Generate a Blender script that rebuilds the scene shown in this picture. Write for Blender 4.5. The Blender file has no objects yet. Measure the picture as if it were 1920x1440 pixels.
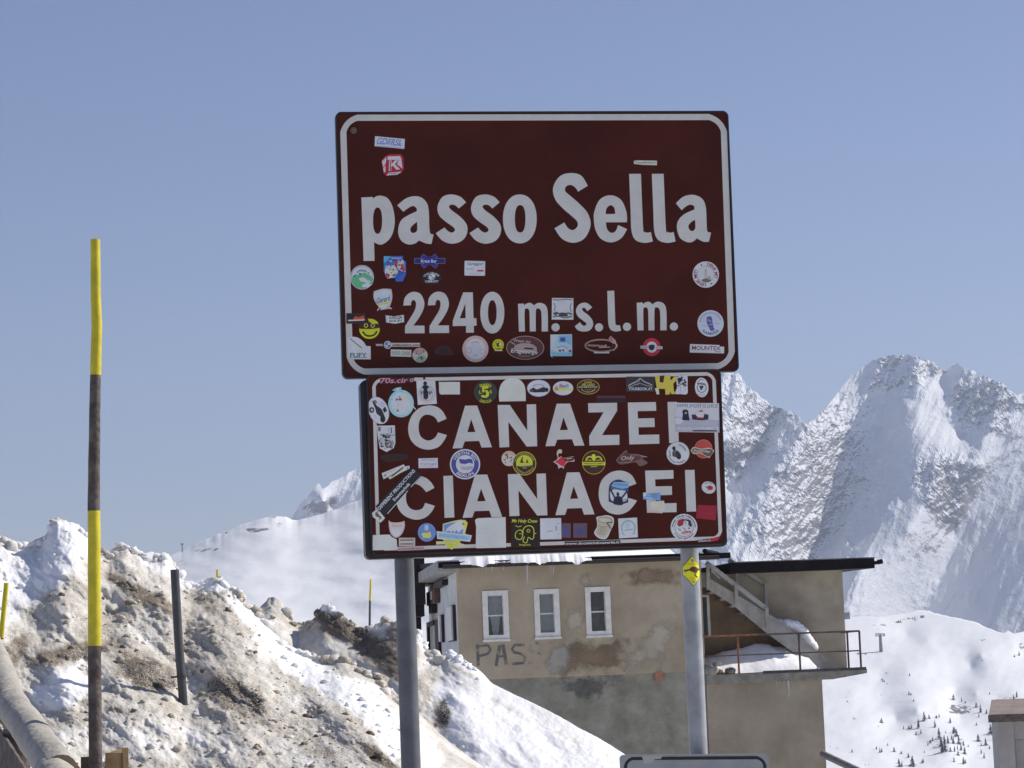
import bpy, bmesh, math, random
import numpy as np
from mathutils import Vector, Matrix, noise
from mathutils.geometry import tessellate_polygon

R = math.radians
random.seed(7)
scn = bpy.context.scene
COL = scn.collection

# ------------------------------------------------------------ camera
FPX = 5000.0
PITCH, ROLL = R(6.2), R(2.2)
CAM = Vector((0, 0, 1.6))
cam = bpy.data.cameras.new("camera")
cam.sensor_width = 36.0
cam.lens = 36.0 * FPX / 1920.0
cam.clip_start, cam.clip_end = 0.1, 60000
cam_o = bpy.data.objects.new("camera", cam)
COL.objects.link(cam_o)
RM = Matrix.Rotation(math.pi / 2 + PITCH, 3, 'X') @ Matrix.Rotation(-ROLL, 3, 'Z')
cam_o.matrix_world = Matrix.Translation(CAM) @ RM.to_4x4()
scn.camera = cam_o

# ------------------------------------------------------------ light
SUN_AZ, SUN_EL = R(74), R(40)
w = bpy.data.worlds.new("World")
scn.world = w
w.use_nodes = True
nt = w.node_tree
bg = nt.nodes['Background']
sky = nt.nodes.new('ShaderNodeTexSky')
sky.sky_type = 'NISHITA'
sky.sun_disc = False
sky.sun_elevation = SUN_EL
sky.sun_rotation = SUN_AZ
sky.altitude = 1000
sky.air_density = 0.85
sky.dust_density = 0.6
sky.ozone_density = 1.0
tint = nt.nodes.new('ShaderNodeMix')            # the camera's cool white balance
tint.data_type = 'RGBA'; tint.blend_type = 'MULTIPLY'
tint.inputs[0].default_value = 1.0
tint.inputs[7].default_value = (1.055, 0.955, 1.06, 1)
nt.links.new(sky.outputs[0], tint.inputs[6])
nt.links.new(tint.outputs[2], bg.inputs[0])
bg.inputs[1].default_value = 0.0685
sl = bpy.data.lights.new("sun", 'SUN')
sl.energy = 3.4
sl.angle = R(0.5)
sl.color = (1.0, 0.95, 0.87)
so = bpy.data.objects.new("sun", sl)
COL.objects.link(so)
SUN = Vector((math.sin(SUN_AZ) * math.cos(SUN_EL), math.cos(SUN_AZ) * math.cos(SUN_EL), math.sin(SUN_EL)))
so.rotation_euler = SUN.to_track_quat('Z', 'Y').to_euler()
so.location = (20, -5, 30)
vs = scn.view_settings
vs.view_transform = 'Standard'
vs.look = 'None'
vs.exposure = 0.58
vs.gamma = 1.0
scn.cycles.max_bounces = 8
scn.cycles.transparent_max_bounces = 16
scn.cycles.volume_bounces = 0

# ------------------------------------------------------------ photo geometry: a pixel of the photograph as a ray, a plane as a frame
def ray(px, py):
    return RM @ Vector(((px - 960) / FPX, (720 - py) / FPX, -1.0))

def at(px, py, Y):
    d = ray(px, py)
    return CAM + d * (Y / d.y)

class Frame:
    def __init__(s, o, yaw):
        s.o = o
        s.U = Vector((math.cos(yaw), math.sin(yaw), 0))
        s.V = Vector((0, 0, 1))
        s.N = Vector((math.sin(yaw), -math.cos(yaw), 0))
    def p(s, u, v, n=0.0):
        return s.o + s.U * u + s.V * v + s.N * n
    def uv(s, px, py, n=0.0):
        d = ray(px, py)
        o = s.o + s.N * n
        t = (o - CAM).dot(s.N) / d.dot(s.N)
        q = CAM + d * t - s.o
        return q.dot(s.U), q.dot(s.V)
    def at(s, px, py, n=0.0):
        u, v = s.uv(px, py, n)
        return s.p(u, v, n)

# ------------------------------------------------------------ materials
MATS = {}
def lin(c):
    c = c / 255.0
    return c / 12.92 if c < 0.04045 else ((c + 0.055) / 1.055) ** 2.4

def mat(name, rgb, rough=0.6, var=0.0, scale=8.0, bump=0.0, bscale=40.0, metal=0.0, spec=0.5, rgb2=None, lo=0.35, hi=0.65, detail=6.0):
    if name in MATS:
        return MATS[name]
    m = bpy.data.materials.new(name)
    m.use_nodes = True
    n, l = m.node_tree.nodes, m.node_tree.links
    b = n['Principled BSDF']
    b.inputs['Base Color'].default_value = (*rgb, 1)
    b.inputs['Roughness'].default_value = rough
    b.inputs['Metallic'].default_value = metal
    b.inputs['Specular IOR Level'].default_value = spec
    if var or rgb2 or bump:
        tc = n.new('ShaderNodeTexCoord')
    if var or rgb2:
        t = n.new('ShaderNodeTexNoise')
        t.inputs['Scale'].default_value = scale
        t.inputs['Detail'].default_value = detail
        t.inputs['Roughness'].default_value = 0.62
        l.new(tc.outputs['Object'], t.inputs['Vector'])
        r = n.new('ShaderNodeValToRGB')
        c1 = tuple(max(0, c * (1 - var)) for c in rgb)
        c2 = rgb2 if rgb2 else tuple(min(1, c * (1 + var)) for c in rgb)
        r.color_ramp.elements[0].position = lo
        r.color_ramp.elements[1].position = hi
        r.color_ramp.elements[0].color = (*c1, 1)
        r.color_ramp.elements[1].color = (*c2, 1)
        l.new(t.outputs['Fac'], r.inputs['Fac'])
        l.new(r.outputs['Color'], b.inputs['Base Color'])
    if bump:
        t2 = n.new('ShaderNodeTexNoise')
        t2.inputs['Scale'].default_value = bscale
        t2.inputs['Detail'].default_value = 5
        l.new(tc.outputs['Object'], t2.inputs['Vector'])
        bp = n.new('ShaderNodeBump')
        bp.inputs['Strength'].default_value = bump
        bp.inputs['Distance'].default_value = 1.0 / bscale
        l.new(t2.outputs['Fac'], bp.inputs['Height'])
        l.new(bp.outputs['Normal'], b.inputs['Normal'])
    MATS[name] = m
    return m

# ------------------------------------------------------------ objects
def put(o, parent=None):
    COL.objects.link(o)
    if parent is not None:
        o.parent = parent
    return o

def tag(o, label=None, cat=None, group=None, kind=None):
    if label: o['label'] = label
    if cat: o['category'] = cat
    if group: o['group'] = group
    if kind: o['kind'] = kind
    return o

ORG = {}
def thing(name, loc, label, cat, group=None):
    o = bpy.data.objects.new(name, None)
    o.empty_display_size = 0.2
    o.location = loc
    put(o)
    ORG[o.name] = Vector(loc)
    return tag(o, label, cat, group)

def origin_of(parent):
    return ORG.get(parent.name, Vector((0, 0, 0))) if parent else Vector((0, 0, 0))

class MB:
    """collects faces in world space; build() links them as ONE mesh object in its parent's frame"""
    def __init__(s):
        s.v, s.f, s.m = [], [], []
        s.mats = []
        s.smooth = []
    def mi(s, m):
        if m not in s.mats:
            s.mats.append(m)
        return s.mats.index(m)
    def face(s, pts, m, smooth=False):
        k = len(s.v)
        s.v += [Vector(p) for p in pts]
        s.f.append(tuple(range(k, k + len(pts))))
        s.m.append(s.mi(m)); s.smooth.append(smooth)
    def idx(s, verts, faces, m, smooth=False):
        k = len(s.v)
        s.v += [Vector(p) for p in verts]
        i = s.mi(m)
        for f in faces:
            s.f.append(tuple(k + a for a in f)); s.m.append(i); s.smooth.append(smooth)
    def hexa(s, a, m):
        """a: 8 corners, 4 of one side then the 4 opposite"""
        s.idx(a, [(3, 2, 1, 0), (4, 5, 6, 7), (0, 1, 5, 4), (1, 2, 6, 5), (2, 3, 7, 6), (3, 0, 4, 7)], m)
    def box(s, fr, u0, u1, v0, v1, n0, n1, m):
        s.hexa([fr.p(u0, v0, n0), fr.p(u1, v0, n0), fr.p(u1, v1, n0), fr.p(u0, v1, n0),
                fr.p(u0, v0, n1), fr.p(u1, v0, n1), fr.p(u1, v1, n1), fr.p(u0, v1, n1)], m)
    def prism(s, fr, uvs, n0, n1, m):
        k = len(uvs)
        a = [fr.p(u, v, n0) for u, v in uvs]
        b = [fr.p(u, v, n1) for u, v in uvs]
        tris = tessellate_polygon([[Vector((u, v, 0)) for u, v in uvs]])
        s.idx(a + b, [tuple(reversed(t)) for t in tris] + [tuple(i + k for i in t) for t in tris] +
              [(i, (i + 1) % k, (i + 1) % k + k, i + k) for i in range(k)], m)
    def tube(s, pts, rad, m, seg=12, cap=True, wob=0.0, sq=False):
        pts = [Vector(p) for p in pts]
        if not isinstance(rad, (list, tuple)):
            rad = [rad] * len(pts)
        verts, faces = [], []
        for i, p in enumerate(pts):
            d = (pts[min(i + 1, len(pts) - 1)] - pts[max(i - 1, 0)]).normalized()
            a = d.orthogonal().normalized() if abs(d.z) < 0.9 else Vector((1, 0, 0))
            a = (a - d * a.dot(d)).normalized()
            if abs(d.z) < 0.9:
                a = d.cross(Vector((0, 0, 1))).normalized()
            b = d.cross(a)
            for k in range(seg):
                t = 2 * math.pi * (k + (0.5 if sq else 0)) / seg
                r = rad[i] * (1 + wob * noise.noise(Vector((math.cos(t) * 1.5, math.sin(t) * 1.5, i * 0.35 + p.x * 7))))
                verts.append(p + (a * math.cos(t) + b * math.sin(t)) * r)
        for i in range(len(pts) - 1):
            for k in range(seg):
                k2 = (k + 1) % seg
                faces.append((i * seg + k, i * seg + k2, (i + 1) * seg + k2, (i + 1) * seg + k))
        s.idx(verts, faces, m, not sq)
        if cap:
            n = len(pts)
            s.idx(verts[:seg], [tuple(range(seg))[::-1]], m)
            s.idx(verts[-seg:], [tuple(range(seg))], m)
    def lump(s, c, r, m, seed=0, sub=2, amp=0.35, flat=1.0, freq=1.3):
        bm = bmesh.new()
        bmesh.ops.create_icosphere(bm, subdivisions=sub, radius=1.0)
        vs_ = []
        for v in bm.verts:
            d = v.co.normalized()
            k = 1 + amp * noise.fractal(d * freq + Vector((seed * 3.1, seed * 1.7, seed)), 0.9, 2.0, 4)
            q = d * k
            vs_.append(Vector(c) + Vector((q.x * r, q.y * r, q.z * r * flat)))
        s.idx(vs_, [tuple(v.index for v in f.verts) for f in bm.faces], m, True)
        bm.free()
    def build(s, name, parent=None, label=None, bevel=0.0, merge=False):
        o0 = origin_of(parent)
        me = bpy.data.meshes.new(name)
        me.from_pydata([v - o0 for v in s.v], [], s.f)
        for m in s.mats:
            me.materials.append(m)
        me.polygons.foreach_set('material_index', s.m)
        me.polygons.foreach_set('use_smooth', s.smooth)
        me.update()
        if merge or bevel:
            bm = bmesh.new(); bm.from_mesh(me)
            bmesh.ops.remove_doubles(bm, verts=bm.verts, dist=1e-5)
            bmesh.ops.recalc_face_normals(bm, faces=bm.faces)
            bm.to_mesh(me); bm.free()
        o = bpy.data.objects.new(name, me)
        put(o, parent)
        if parent is not None:
            ORG[o.name] = Vector(o0)
        if bevel:
            bv = o.modifiers.new('bevel', 'BEVEL')
            bv.width = bevel; bv.segments = 2; bv.limit_method = 'ANGLE'
        if label:
            o['label'] = label
        return o

def solo(mb, name, label, cat, group=None, loc=None, bevel=0.0):
    """one mesh that is a whole thing, its origin at its base"""
    lo = loc
    if lo is None:
        zs = min(v.z for v in mb.v)
        lo = Vector((sum(v.x for v in mb.v) / len(mb.v), sum(v.y for v in mb.v) / len(mb.v), zs))
    mb.v = [v - lo for v in mb.v]
    o = mb.build(name, None, None, bevel)
    o.location = lo
    return tag(o, label, cat, group)

def interp(pts):
    xs = [p[0] for p in pts]; ys = [p[1] for p in pts]
    return lambda x: float(np.interp(x, xs, ys))

# ------------------------------------------------------------ terrain seen as slopes: a grid of points on a slope, each at its own distance
def slope(name, xs, top, bot, nr, depth, attrs, m, jit=None, back=None, tpow=1.0, sm=0.0, fade=25.0, flat=False):
    xa = np.array(xs, float); ta = np.array([top(x) for x in xs])
    base = ta.copy()
    if sm:
        fx = np.arange(xa[0] - 3 * sm, xa[-1] + 3 * sm, 2.0); fy = np.interp(fx, xa, ta)
        kk = np.exp(-0.5 * (np.arange(-3 * sm, 3 * sm + 1, 2.0) / sm) ** 2); kk /= kk.sum()
        pad = len(kk) // 2
        base = np.interp(xa, fx, np.convolve(np.pad(fy, pad, 'edge'), kk, 'valid')[:len(fx)])
    edge = ta - base
    bs = dict(zip(xs, base)); eg = dict(zip(xs, edge))
    verts = []
    nc = len(xs)
    at_vals = {k: [] for k in attrs}
    nb = len(back) if back else 0
    # back rows first (behind the crest, falling away)
    for b in range(nb - 1, -1, -1):
        dz, dy = back[b]
        for x in xs:
            yt = top(x)
            p = at(x, yt, depth(x, yt, 0.0) )
            d = Vector((p.x, p.y, 0)).normalized()
            q = p + d * dy - Vector((0, 0, dz))
            if jit:
                q = q + jit(x, yt, 0.0) 
            verts.append(q)
            for k, fn in attrs.items():
                at_vals[k].append(fn(x, yt, 0.0))
    for j in range(nr):
        t = (j / (nr - 1)) ** tpow
        for x in xs:
            yb = bs[x]
            y = yb + (bot(x) - yb) * t + eg[x] * math.exp(-t * fade)
            p = at(x, y, depth(x, y, t))
            if jit:
                p = p + jit(x, y, t)
            verts.append(p)
            for k, fn in attrs.items():
                at_vals[k].append(fn(x, y, t))
    rows = nr + nb
    faces = []
    for j in range(rows - 1):
        for i in range(nc - 1):
            a = j * nc + i
            faces.append((a, a + nc, a + nc + 1, a + 1))
    me = bpy.data.meshes.new(name)
    me.from_pydata(verts, [], faces)
    me.materials.append(m)
    me.polygons.foreach_set('use_smooth', [not flat] * len(faces))
    for k, vals in at_vals.items():
        a = me.attributes.new(k, 'FLOAT', 'POINT')
        a.data.foreach_set('value', vals)
    me.update()
    o = bpy.data.objects.new(name, me)
    put(o)
    return o

def rbf(ctrl):
    P = np.array([(c[0], c[1]) for c in ctrl], float)
    f = np.array([c[2] for c in ctrl], float)
    D = np.sqrt(((P[:, None] - P[None]) ** 2).sum(-1))
    A = np.block([[D + np.eye(len(P)) * 4.0, np.ones((len(P), 1))], [np.ones((1, len(P))), np.zeros((1, 1))]])
    wts = np.linalg.lstsq(A, np.append(f, 0), rcond=None)[0]
    def g(x, y):
        r = np.sqrt((P[:, 0] - x) ** 2 + (P[:, 1] - y) ** 2)
        return float(r @ wts[:-1] + wts[-1])
    return g

def sstep(a, b, x):
    t = max(0.0, min(1.0, (x - a) / (b - a)))
    return t * t * (3 - 2 * t)

def spline(pts, closed=False, n=6):
    """Catmull-Rom through pts; a third element marks a sharp corner"""
    k = len(pts)
    out = []
    rng = range(k) if closed else range(k - 1)
    for i in rng:
        p1, p2 = pts[i], pts[(i + 1) % k]
        p0 = pts[(i - 1) % k] if (closed or i > 0) else p1
        p3 = pts[(i + 2) % k] if (closed or i + 2 < k) else p2
        c1, c2 = len(p1) > 2, len(p2) > 2
        out.append((p1[0], p1[1]))
        if c1 and c2:
            continue
        if c1: p0 = p1
        if c2: p3 = p2
        for q in range(1, n):
            t = q / n
            t2, t3 = t * t, t * t * t
            out.append(tuple(0.5 * (2 * p1[a] + (p2[a] - p0[a]) * t + (2 * p0[a] - 5 * p1[a] + 4 * p2[a] - p3[a]) * t2 +
                                    (3 * p1[a] - p0[a] - 3 * p2[a] + p3[a]) * t3) for a in (0, 1)))
    if not closed:
        out.append((pts[-1][0], pts[-1][1]))
    return out
# ============================================================ LAND
def snow_mat(name, kind):
    m = bpy.data.materials.new(name)
    m.use_nodes = True
    n, l = m.node_tree.nodes, m.node_tree.links
    b = n['Principled BSDF']
    b.inputs['Roughness'].default_value = 0.75
    b.inputs['Specular IOR Level'].default_value = 0.25
    tc = n.new('ShaderNodeTexCoord')
    def tex(sc, det=6, rough=0.6, vec=None):
        t = n.new('ShaderNodeTexNoise')
        t.inputs['Scale'].default_value = sc
        t.inputs['Detail'].default_value = det
        t.inputs['Roughness'].default_value = rough
        l.new(vec or tc.outputs['Object'], t.inputs['Vector'])
        return t.outputs['Fac']
    def mth(op, a, b2, c=None, clamp=False):
        q = n.new('ShaderNodeMath'); q.operation = op; q.use_clamp = clamp
        for i, v in enumerate((a, b2, c)):
            if v is None: continue
            if isinstance(v, (int, float)): q.inputs[i].default_value = v
            else: l.new(v, q.inputs[i])
        return q.outputs[0]
    def ramp(f, stops):
        r = n.new('ShaderNodeValToRGB')
        e = r.color_ramp.elements
        while len(e) < len(stops): e.new(0.5)
        for i, (p, c) in enumerate(stops):
            e[i].position = p; e[i].color = (*c, 1)
        l.new(f, r.inputs['Fac'])
        return r.outputs['Color']
    if kind == 'bank':
        at_ = n.new('ShaderNodeAttribute'); at_.attribute_name = 'dirt'
        gr = n.new('ShaderNodeAttribute'); gr.attribute_name = 'gravel'
        a = mth('MULTIPLY_ADD', tex(2.6, 8, 0.65), 0.7, -0.35)
        a2 = mth('MULTIPLY_ADD', tex(11, 6, 0.7), 0.62, -0.31)
        f = mth('ADD', mth('ADD', at_.outputs['Fac'], a), a2, None, True)
        c = ramp(f, [(0.0, (0.86, 0.86, 0.87)), (0.28, (0.80, 0.79, 0.77)), (0.48, (0.65, 0.62, 0.565)), (0.72, (0.48, 0.44, 0.375)), (1.0, (0.23, 0.185, 0.14))])
        # gravel and grit frozen into the snow
        v = n.new('ShaderNodeTexVoronoi'); v.inputs['Scale'].default_value = 80
        l.new(tc.outputs['Object'], v.inputs['Vector'])
        grit = mth('LESS_THAN', mth('ADD', v.outputs['Distance'], mth('MULTIPLY', tex(30, 3), 0.5)),
                   mth('MULTIPLY', gr.outputs['Fac'], mth('MULTIPLY', tex(5, 5, .7), 1.7)))
        g2 = mth('LESS_THAN', mth('ADD', tex(115, 2, .5), 0.0), mth('MULTIPLY_ADD', gr.outputs['Fac'], 0.20, mth('MULTIPLY_ADD', f, 0.14, 0.225)))
        mx = n.new('ShaderNodeMix'); mx.data_type = 'RGBA'
        l.new(mth('MAXIMUM', grit, g2), mx.inputs[0]); l.new(c, mx.inputs[6]); mx.inputs[7].default_value = (0.09, 0.075, 0.058, 1)
        l.new(mx.outputs[2], b.inputs['Base Color'])
        b.inputs['Subsurface Weight'].default_value = 0.55; b.inputs['Subsurface Radius'].default_value = (1.0, .9, .85); b.inputs['Subsurface Scale'].default_value = 0.018
        bp = n.new('ShaderNodeBump'); bp.inputs['Strength'].default_value = 0.6; bp.inputs['Distance'].default_value = 0.009
        h = mth('ADD', mth('MULTIPLY', tex(24, 6, .7), 0.8), mth('MULTIPLY', tex(70, 4, .7), 0.35))
        l.new(h, bp.inputs['Height']); l.new(bp.outputs['Normal'], b.inputs['Normal'])
    elif kind == 'hill':
        rk = n.new('ShaderNodeAttribute'); rk.attribute_name = 'rock'
        f = mth('ADD', rk.outputs['Fac'], mth('MULTIPLY_ADD', tex(0.09, 8, .8), 1.1, -0.55))
        c = ramp(f, [(0.40, (0.80, 0.81, 0.83)), (0.52, (0.17, 0.17, 0.175))])
        l.new(c, b.inputs['Base Color'])
        bp = n.new('ShaderNodeBump'); bp.inputs['Strength'].default_value = 0.5; bp.inputs['Distance'].default_value = 6
        l.new(tex(0.012, 5, .5), bp.inputs['Height']); l.new(bp.outputs['Normal'], b.inputs['Normal'])
    elif kind == 'mountain':
        g = n.new('ShaderNodeNewGeometry')
        sx = n.new('ShaderNodeSeparateXYZ'); l.new(g.outputs['Normal'], sx.inputs[0])
        mp = n.new('ShaderNodeMapping'); mp.inputs['Scale'].default_value = (1, 1, 1.0); mp.inputs['Rotation'].default_value = (0, R(28), 0)
        mp.inputs['Scale'].default_value = (0.45, 1, 1.9)
        l.new(tc.outputs['Object'], mp.inputs['Vector'])
        f = mth('ADD', mth('MULTIPLY_ADD', sx.outputs['Z'], -0.85, 0.40), mth('MULTIPLY_ADD', tex(0.012, 12, .72, mp.outputs['Vector']), 1.3, -0.65))
        f = mth('ADD', f, mth('MULTIPLY_ADD', tex(0.0028, 4, .6), 0.55, -0.20))
        rk = n.new('ShaderNodeAttribute'); rk.attribute_name = 'rock'
        f = mth('ADD', f, rk.outputs['Fac'])
        c = ramp(f, [(0.50, (0.82, 0.83, 0.86)), (0.60, (0.33, 0.31, 0.315)), (0.85, (0.24, 0.225, 0.23))])
        l.new(c, b.inputs['Base Color'])
        bp = n.new('ShaderNodeBump'); bp.inputs['Strength'].default_value = 0.45; bp.inputs['Distance'].default_value = 7
        l.new(tex(0.02, 10, .68, mp.outputs['Vector']), bp.inputs['Height']); l.new(bp.outputs['Normal'], b.inputs['Normal'])
    return m

M_BANK = snow_mat('dirty_snow', 'bank')
M_HILL = snow_mat('hill_snow', 'hill')
M_MTN = snow_mat('mountain_snow_and_rock', 'mountain')
M_SNOW = mat('clean_snow', (0.87, 0.87, 0.88), 0.7, 0.05, 3, 0.15, 9, spec=0.25)

# ground: one sheet to the horizon, falling away beyond the pass road
gx = [-14000, -9000, -5000, -2500, -1200, -600, -300, -150, -80, -40, -25, -15, -8, -4, 0, 4, 8, 15, 25, 40, 80, 150, 300, 600, 1200, 2500, 5000, 9000, 14000]
gy = [-14000, -6000, -2500, -1000, -400, -150, -60, -25, -10, 0, 8, 12, 16, 22, 30, 45, 60, 80, 120, 200, 350, 600, 1000, 1600, 2400, 3600, 5500, 8000, 11000, 14000]
def gz(x, y):
    return -0.055 * max(0, min(y, 3800) - 14) - (0.0 if y < 40 else 0.4)
gv = [(x, y, gz(x, y)) for y in gy for x in gx]
gf = [(j * len(gx) + i, j * len(gx) + i + 1, (j + 1) * len(gx) + i + 1, (j + 1) * len(gx) + i) for j in range(len(gy) - 1) for i in range(len(gx) - 1)]
mb = MB(); mb.idx(gv, gf, mat('ground_snow', (0.82, 0.81, 0.79), 0.8, 0.08, 0.6, 0.3, 6), True)
tag(mb.build('ground'), kind='structure')
mb = MB()
mb.face([(-40, -9, 0.02), (40, -9, 0.02), (40, 5.5, 0.02), (-40, 5.5, 0.02)], mat('asphalt', (0.06, 0.06, 0.062), 0.75, 0.25, 9, 0.5, 120))
tag(mb.build('road'), kind='structure')

V3 = lambda x, y, z=0.0: Vector((x, y, z))

# far mountains ------------------------------------------------
MT = interp([(480, 1010), (530, 985), (548, 968), (556, 957), (566, 940), (576, 933), (585, 922), (591, 911), (598, 905), (604, 915), (614, 912), (622, 905), (640, 894), (648, 893), (655, 887), (668, 879), (690, 872), (720, 850), (900, 770), (1100, 705), (1250, 670), (1340, 690), (1388, 703), (1402, 724), (1425, 742), (1440, 756), (1452, 762), (1470, 768), (1482, 770), (1497, 779),
             (1509, 794), (1520, 791), (1540, 772), (1560, 752), (1578, 728), (1596, 704), (1612, 691), (1628, 679), (1648, 673), (1668, 666), (1690, 664), (1708, 666), (1722, 671), (1738, 675),
             (1750, 678), (1762, 687), (1770, 695), (1782, 689), (1796, 683), (1812, 692), (1835, 701), (1856, 709), (1880, 719), (1895, 734), (1908, 742), (1920, 738), (2000, 700), (2200, 640), (2500, 720)])
def mt_top(x):
    return MT(x) + 3.5 * noise.fractal(V3(x * 0.09, 3.3), 0.8, 2.1, 5)
ctrl = []
def line(pts, off):
    for i in range(len(pts) - 1):
        (x0, y0), (x1, y1) = pts[i], pts[i + 1]
        k = max(1, int(math.hypot(x1 - x0, y1 - y0) / 22))
        for q in range(k):
            t = q / k
            ctrl.append((x0 + (x1 - x0) * t, y0 + (y1 - y0) * t, off if not isinstance(off, tuple) else off[0] + (off[1] - off[0]) * ((i + t) / (len(pts) - 1))))
line([(1676, 687), (1658, 759), (1650, 800), (1607, 842), (1589, 914), (1557, 1001), (1530, 1060), (1500, 1180)], (20, 120))           # great gully
line([(1719, 680), (1722, 727), (1700, 760), (1698, 800), (1745, 832), (1748, 885), (1727, 940), (1703, 995), (1660, 1035), (1605, 1065), (1560, 1180)], (-10, -95))  # central spur
line([(1770, 701), (1790, 760), (1814, 842)], (22, 12))
line([(1990, 850), (1920, 884), (1832, 956), (1791, 998), (1787, 1042), (1735, 1129), (1690, 1210)], (40, 105))
line([(1890, 796), (1852, 812), (1823, 846), (1812, 890)], (-25, -45))             # gully right of the spur
line([(1800, 690), (1830, 740), (1850, 780)], (-5, 5))
line([(1920, 745), (1900, 775)], (-20, -20))
line([(2060, 900), (1995, 980), (1935, 1070), (1895, 1150), (1865, 1210)], (-90, -165))
line([(2150, 1000), (2080, 1120), (2050, 1200)], (-190, -260))
line([(2050, 720), (2080, 820)], (0, 0))
line([(1510, 800), (1470, 860), (1420, 930), (1380, 990), (1340, 1040)], (-40, -150))
line([(1460, 775), (1430, 850), (1390, 900), (1350, 930)], (40, 50))
line([(1388, 706), (1370, 780), (1350, 850)], (-40, -70))
line([(1480, 980), (1440, 1060), (1400, 1150)], (-60, -130))
line([(1300, 700), (1250, 900), (1200, 1100)], (-60, -100))
line([(2200, 660), (2250, 900), (2200, 1150)], (0, -60))
line([(900, 780), (950, 950), (1000, 1100)], (0, -60))
line([(690, 880), (640, 930), (600, 960), (560, 985)], (10, 30))
line([(598, 908), (606, 940), (612, 960)], (-25, -35))
line([(530, 985), (500, 1030)], (0, -20))
line([(720, 900), (740, 1000)], (0, -40))
G = rbf(ctrl)
def mt_rough(x, y):
    r = 0.22
    for cx, cy, rx, ry in ((1480, 900, 190, 210), (1845, 755, 95, 65), (1770, 900, 70, 75), (1690, 700, 90, 45), (1380, 760, 60, 70)):
        r = max(r, sstep(1.25, 0.55, math.hypot((x - cx) / rx, (y - cy) / ry) + .35 * noise.noise(V3(x * .02, y * .02, 3))))
    return r
def mt_depth(x, y, t):
    k = mt_rough(x, y)
    d = 8300 - 1.35 * (y - 660) + 1.45 * G(x, y)
    u = (x + 0.55 * y); v_ = (y - 0.35 * x)
    rib = x + 0.42 * y
    d -= 20 * (.55 + .45 * k) * (noise.ridged_multi_fractal(V3(rib * 0.016, y * 0.004, 1.2), 1.0, 2.1, 5, 1.0, 2.0) - 1)
    d -= 14 * k * noise.ridged_multi_fractal(V3(u * 0.03, v_ * 0.016, 4.2), 0.75, 2.1, 7, 1.0, 2.0)
    d += 10 * k * noise.fractal(V3(u * 0.05, v_ * 0.028, 1.7), 0.75, 2.1, 6)
    d += 3.5 * k * noise.fractal(V3(x * 0.16, y * 0.16, 9.7), 0.7, 2.1, 4)
    return d
def mt_rock(x, y, t):
    r = 0.0
    r += 0.42 * sstep(85, 0, math.hypot((x - 1840) / 1.4, y - 755)) + 0.30 * sstep(70, 10, math.hypot((x - 1700) / 1.3, (y - 690) / .7))
    r += 0.34 * sstep(190, 20, math.hypot((x - 1500), (y - 900) / 1.2))
    r += 0.36 * sstep(75, 10, math.hypot((x - 1770), (y - 905) / 1.2))
    r -= 0.45 * sstep(75, 20, math.hypot((x - 1750), (y - 800)))
    r -= 0.35 * sstep(1000, 1120, y)
    r -= 0.12 * sstep(780, 700, x)
    r += 0.16 * (mt_rough(x, y) - .5) * sstep(1200, 1340, x)
    r -= 0.5 * sstep(0, 60, (x - 1800) - (995 - y) * 0.9)
    return r
xs = list(np.arange(490, 720, 2.4)) + list(np.arange(720, 1340, 9)) + list(np.arange(1340, 1940, 2.2)) + list(np.arange(1940, 2480, 9))
tag(slope('mountain', xs, mt_top, lambda x: 1290, 240, mt_depth, {'rock': mt_rock}, M_MTN, back=[(250, 260), (700, 900)], sm=14, fade=20, flat=True), kind='structure')

# snow hill on the left, its crest climbing behind the signs
HT = interp([(-400, 1100), (150, 1075), (300, 1048), (345, 1031), (385, 1011), (412, 1001), (450, 985), (485, 974), (512, 967), (535, 969), (556, 976), (600, 965), (645, 949), (690, 930), (760, 906), (860, 890), (950, 895), (1150, 960), (1300, 1060), (1420, 1170), (1600, 1300)])
def hl_top(x):
    return HT(x) + 1.3 * noise.fractal(V3(x * 0.05, 8.1), 0.7, 2.1, 5)
def hl_bulge(x, y):
    return noise.fractal(V3(x * 0.0055 + y * 0.006, y * 0.012 - x * .002, 2.2), 1.0, 2.0, 3)
def hl_depth(x, y, t):
    base = 1750 - 700 * min(1, t * 1.05) ** 0.9
    return base + 15 * hl_bulge(x, y) + 2.2 * noise.fractal(V3(x * 0.016 + y * .012, y * 0.04, 6), 1.0, 2.1, 4)
def hl_rock(x, y, t):
    r = 0.0
    for c in ((485, 994, 30, 6.5, .50), (470, 992, 14, 4, .45), (389, 1031, 38, 5, .45), (343, 1057, 16, 14, .36), (512, 968, 14, 8, .42), (524, 984, 10, 7, .42), (500, 972, 24, 6, .38)):
        r = max(r, c[4] * sstep(1.15, 0.5, math.hypot((x - c[0]) / c[2], (y - c[1] + .1 * (x - c[0])) / c[3])))
    return r
xs = list(np.arange(-400, 280, 12)) + list(np.arange(280, 860, 2.6)) + list(np.arange(860, 1480, 9))
tag(slope('hill', xs, hl_top, lambda x: 1340, 150, hl_depth, {'rock': hl_rock}, M_HILL, back=[(40, 120), (260, 700)], sm=45, fade=22), kind='structure')

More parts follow.
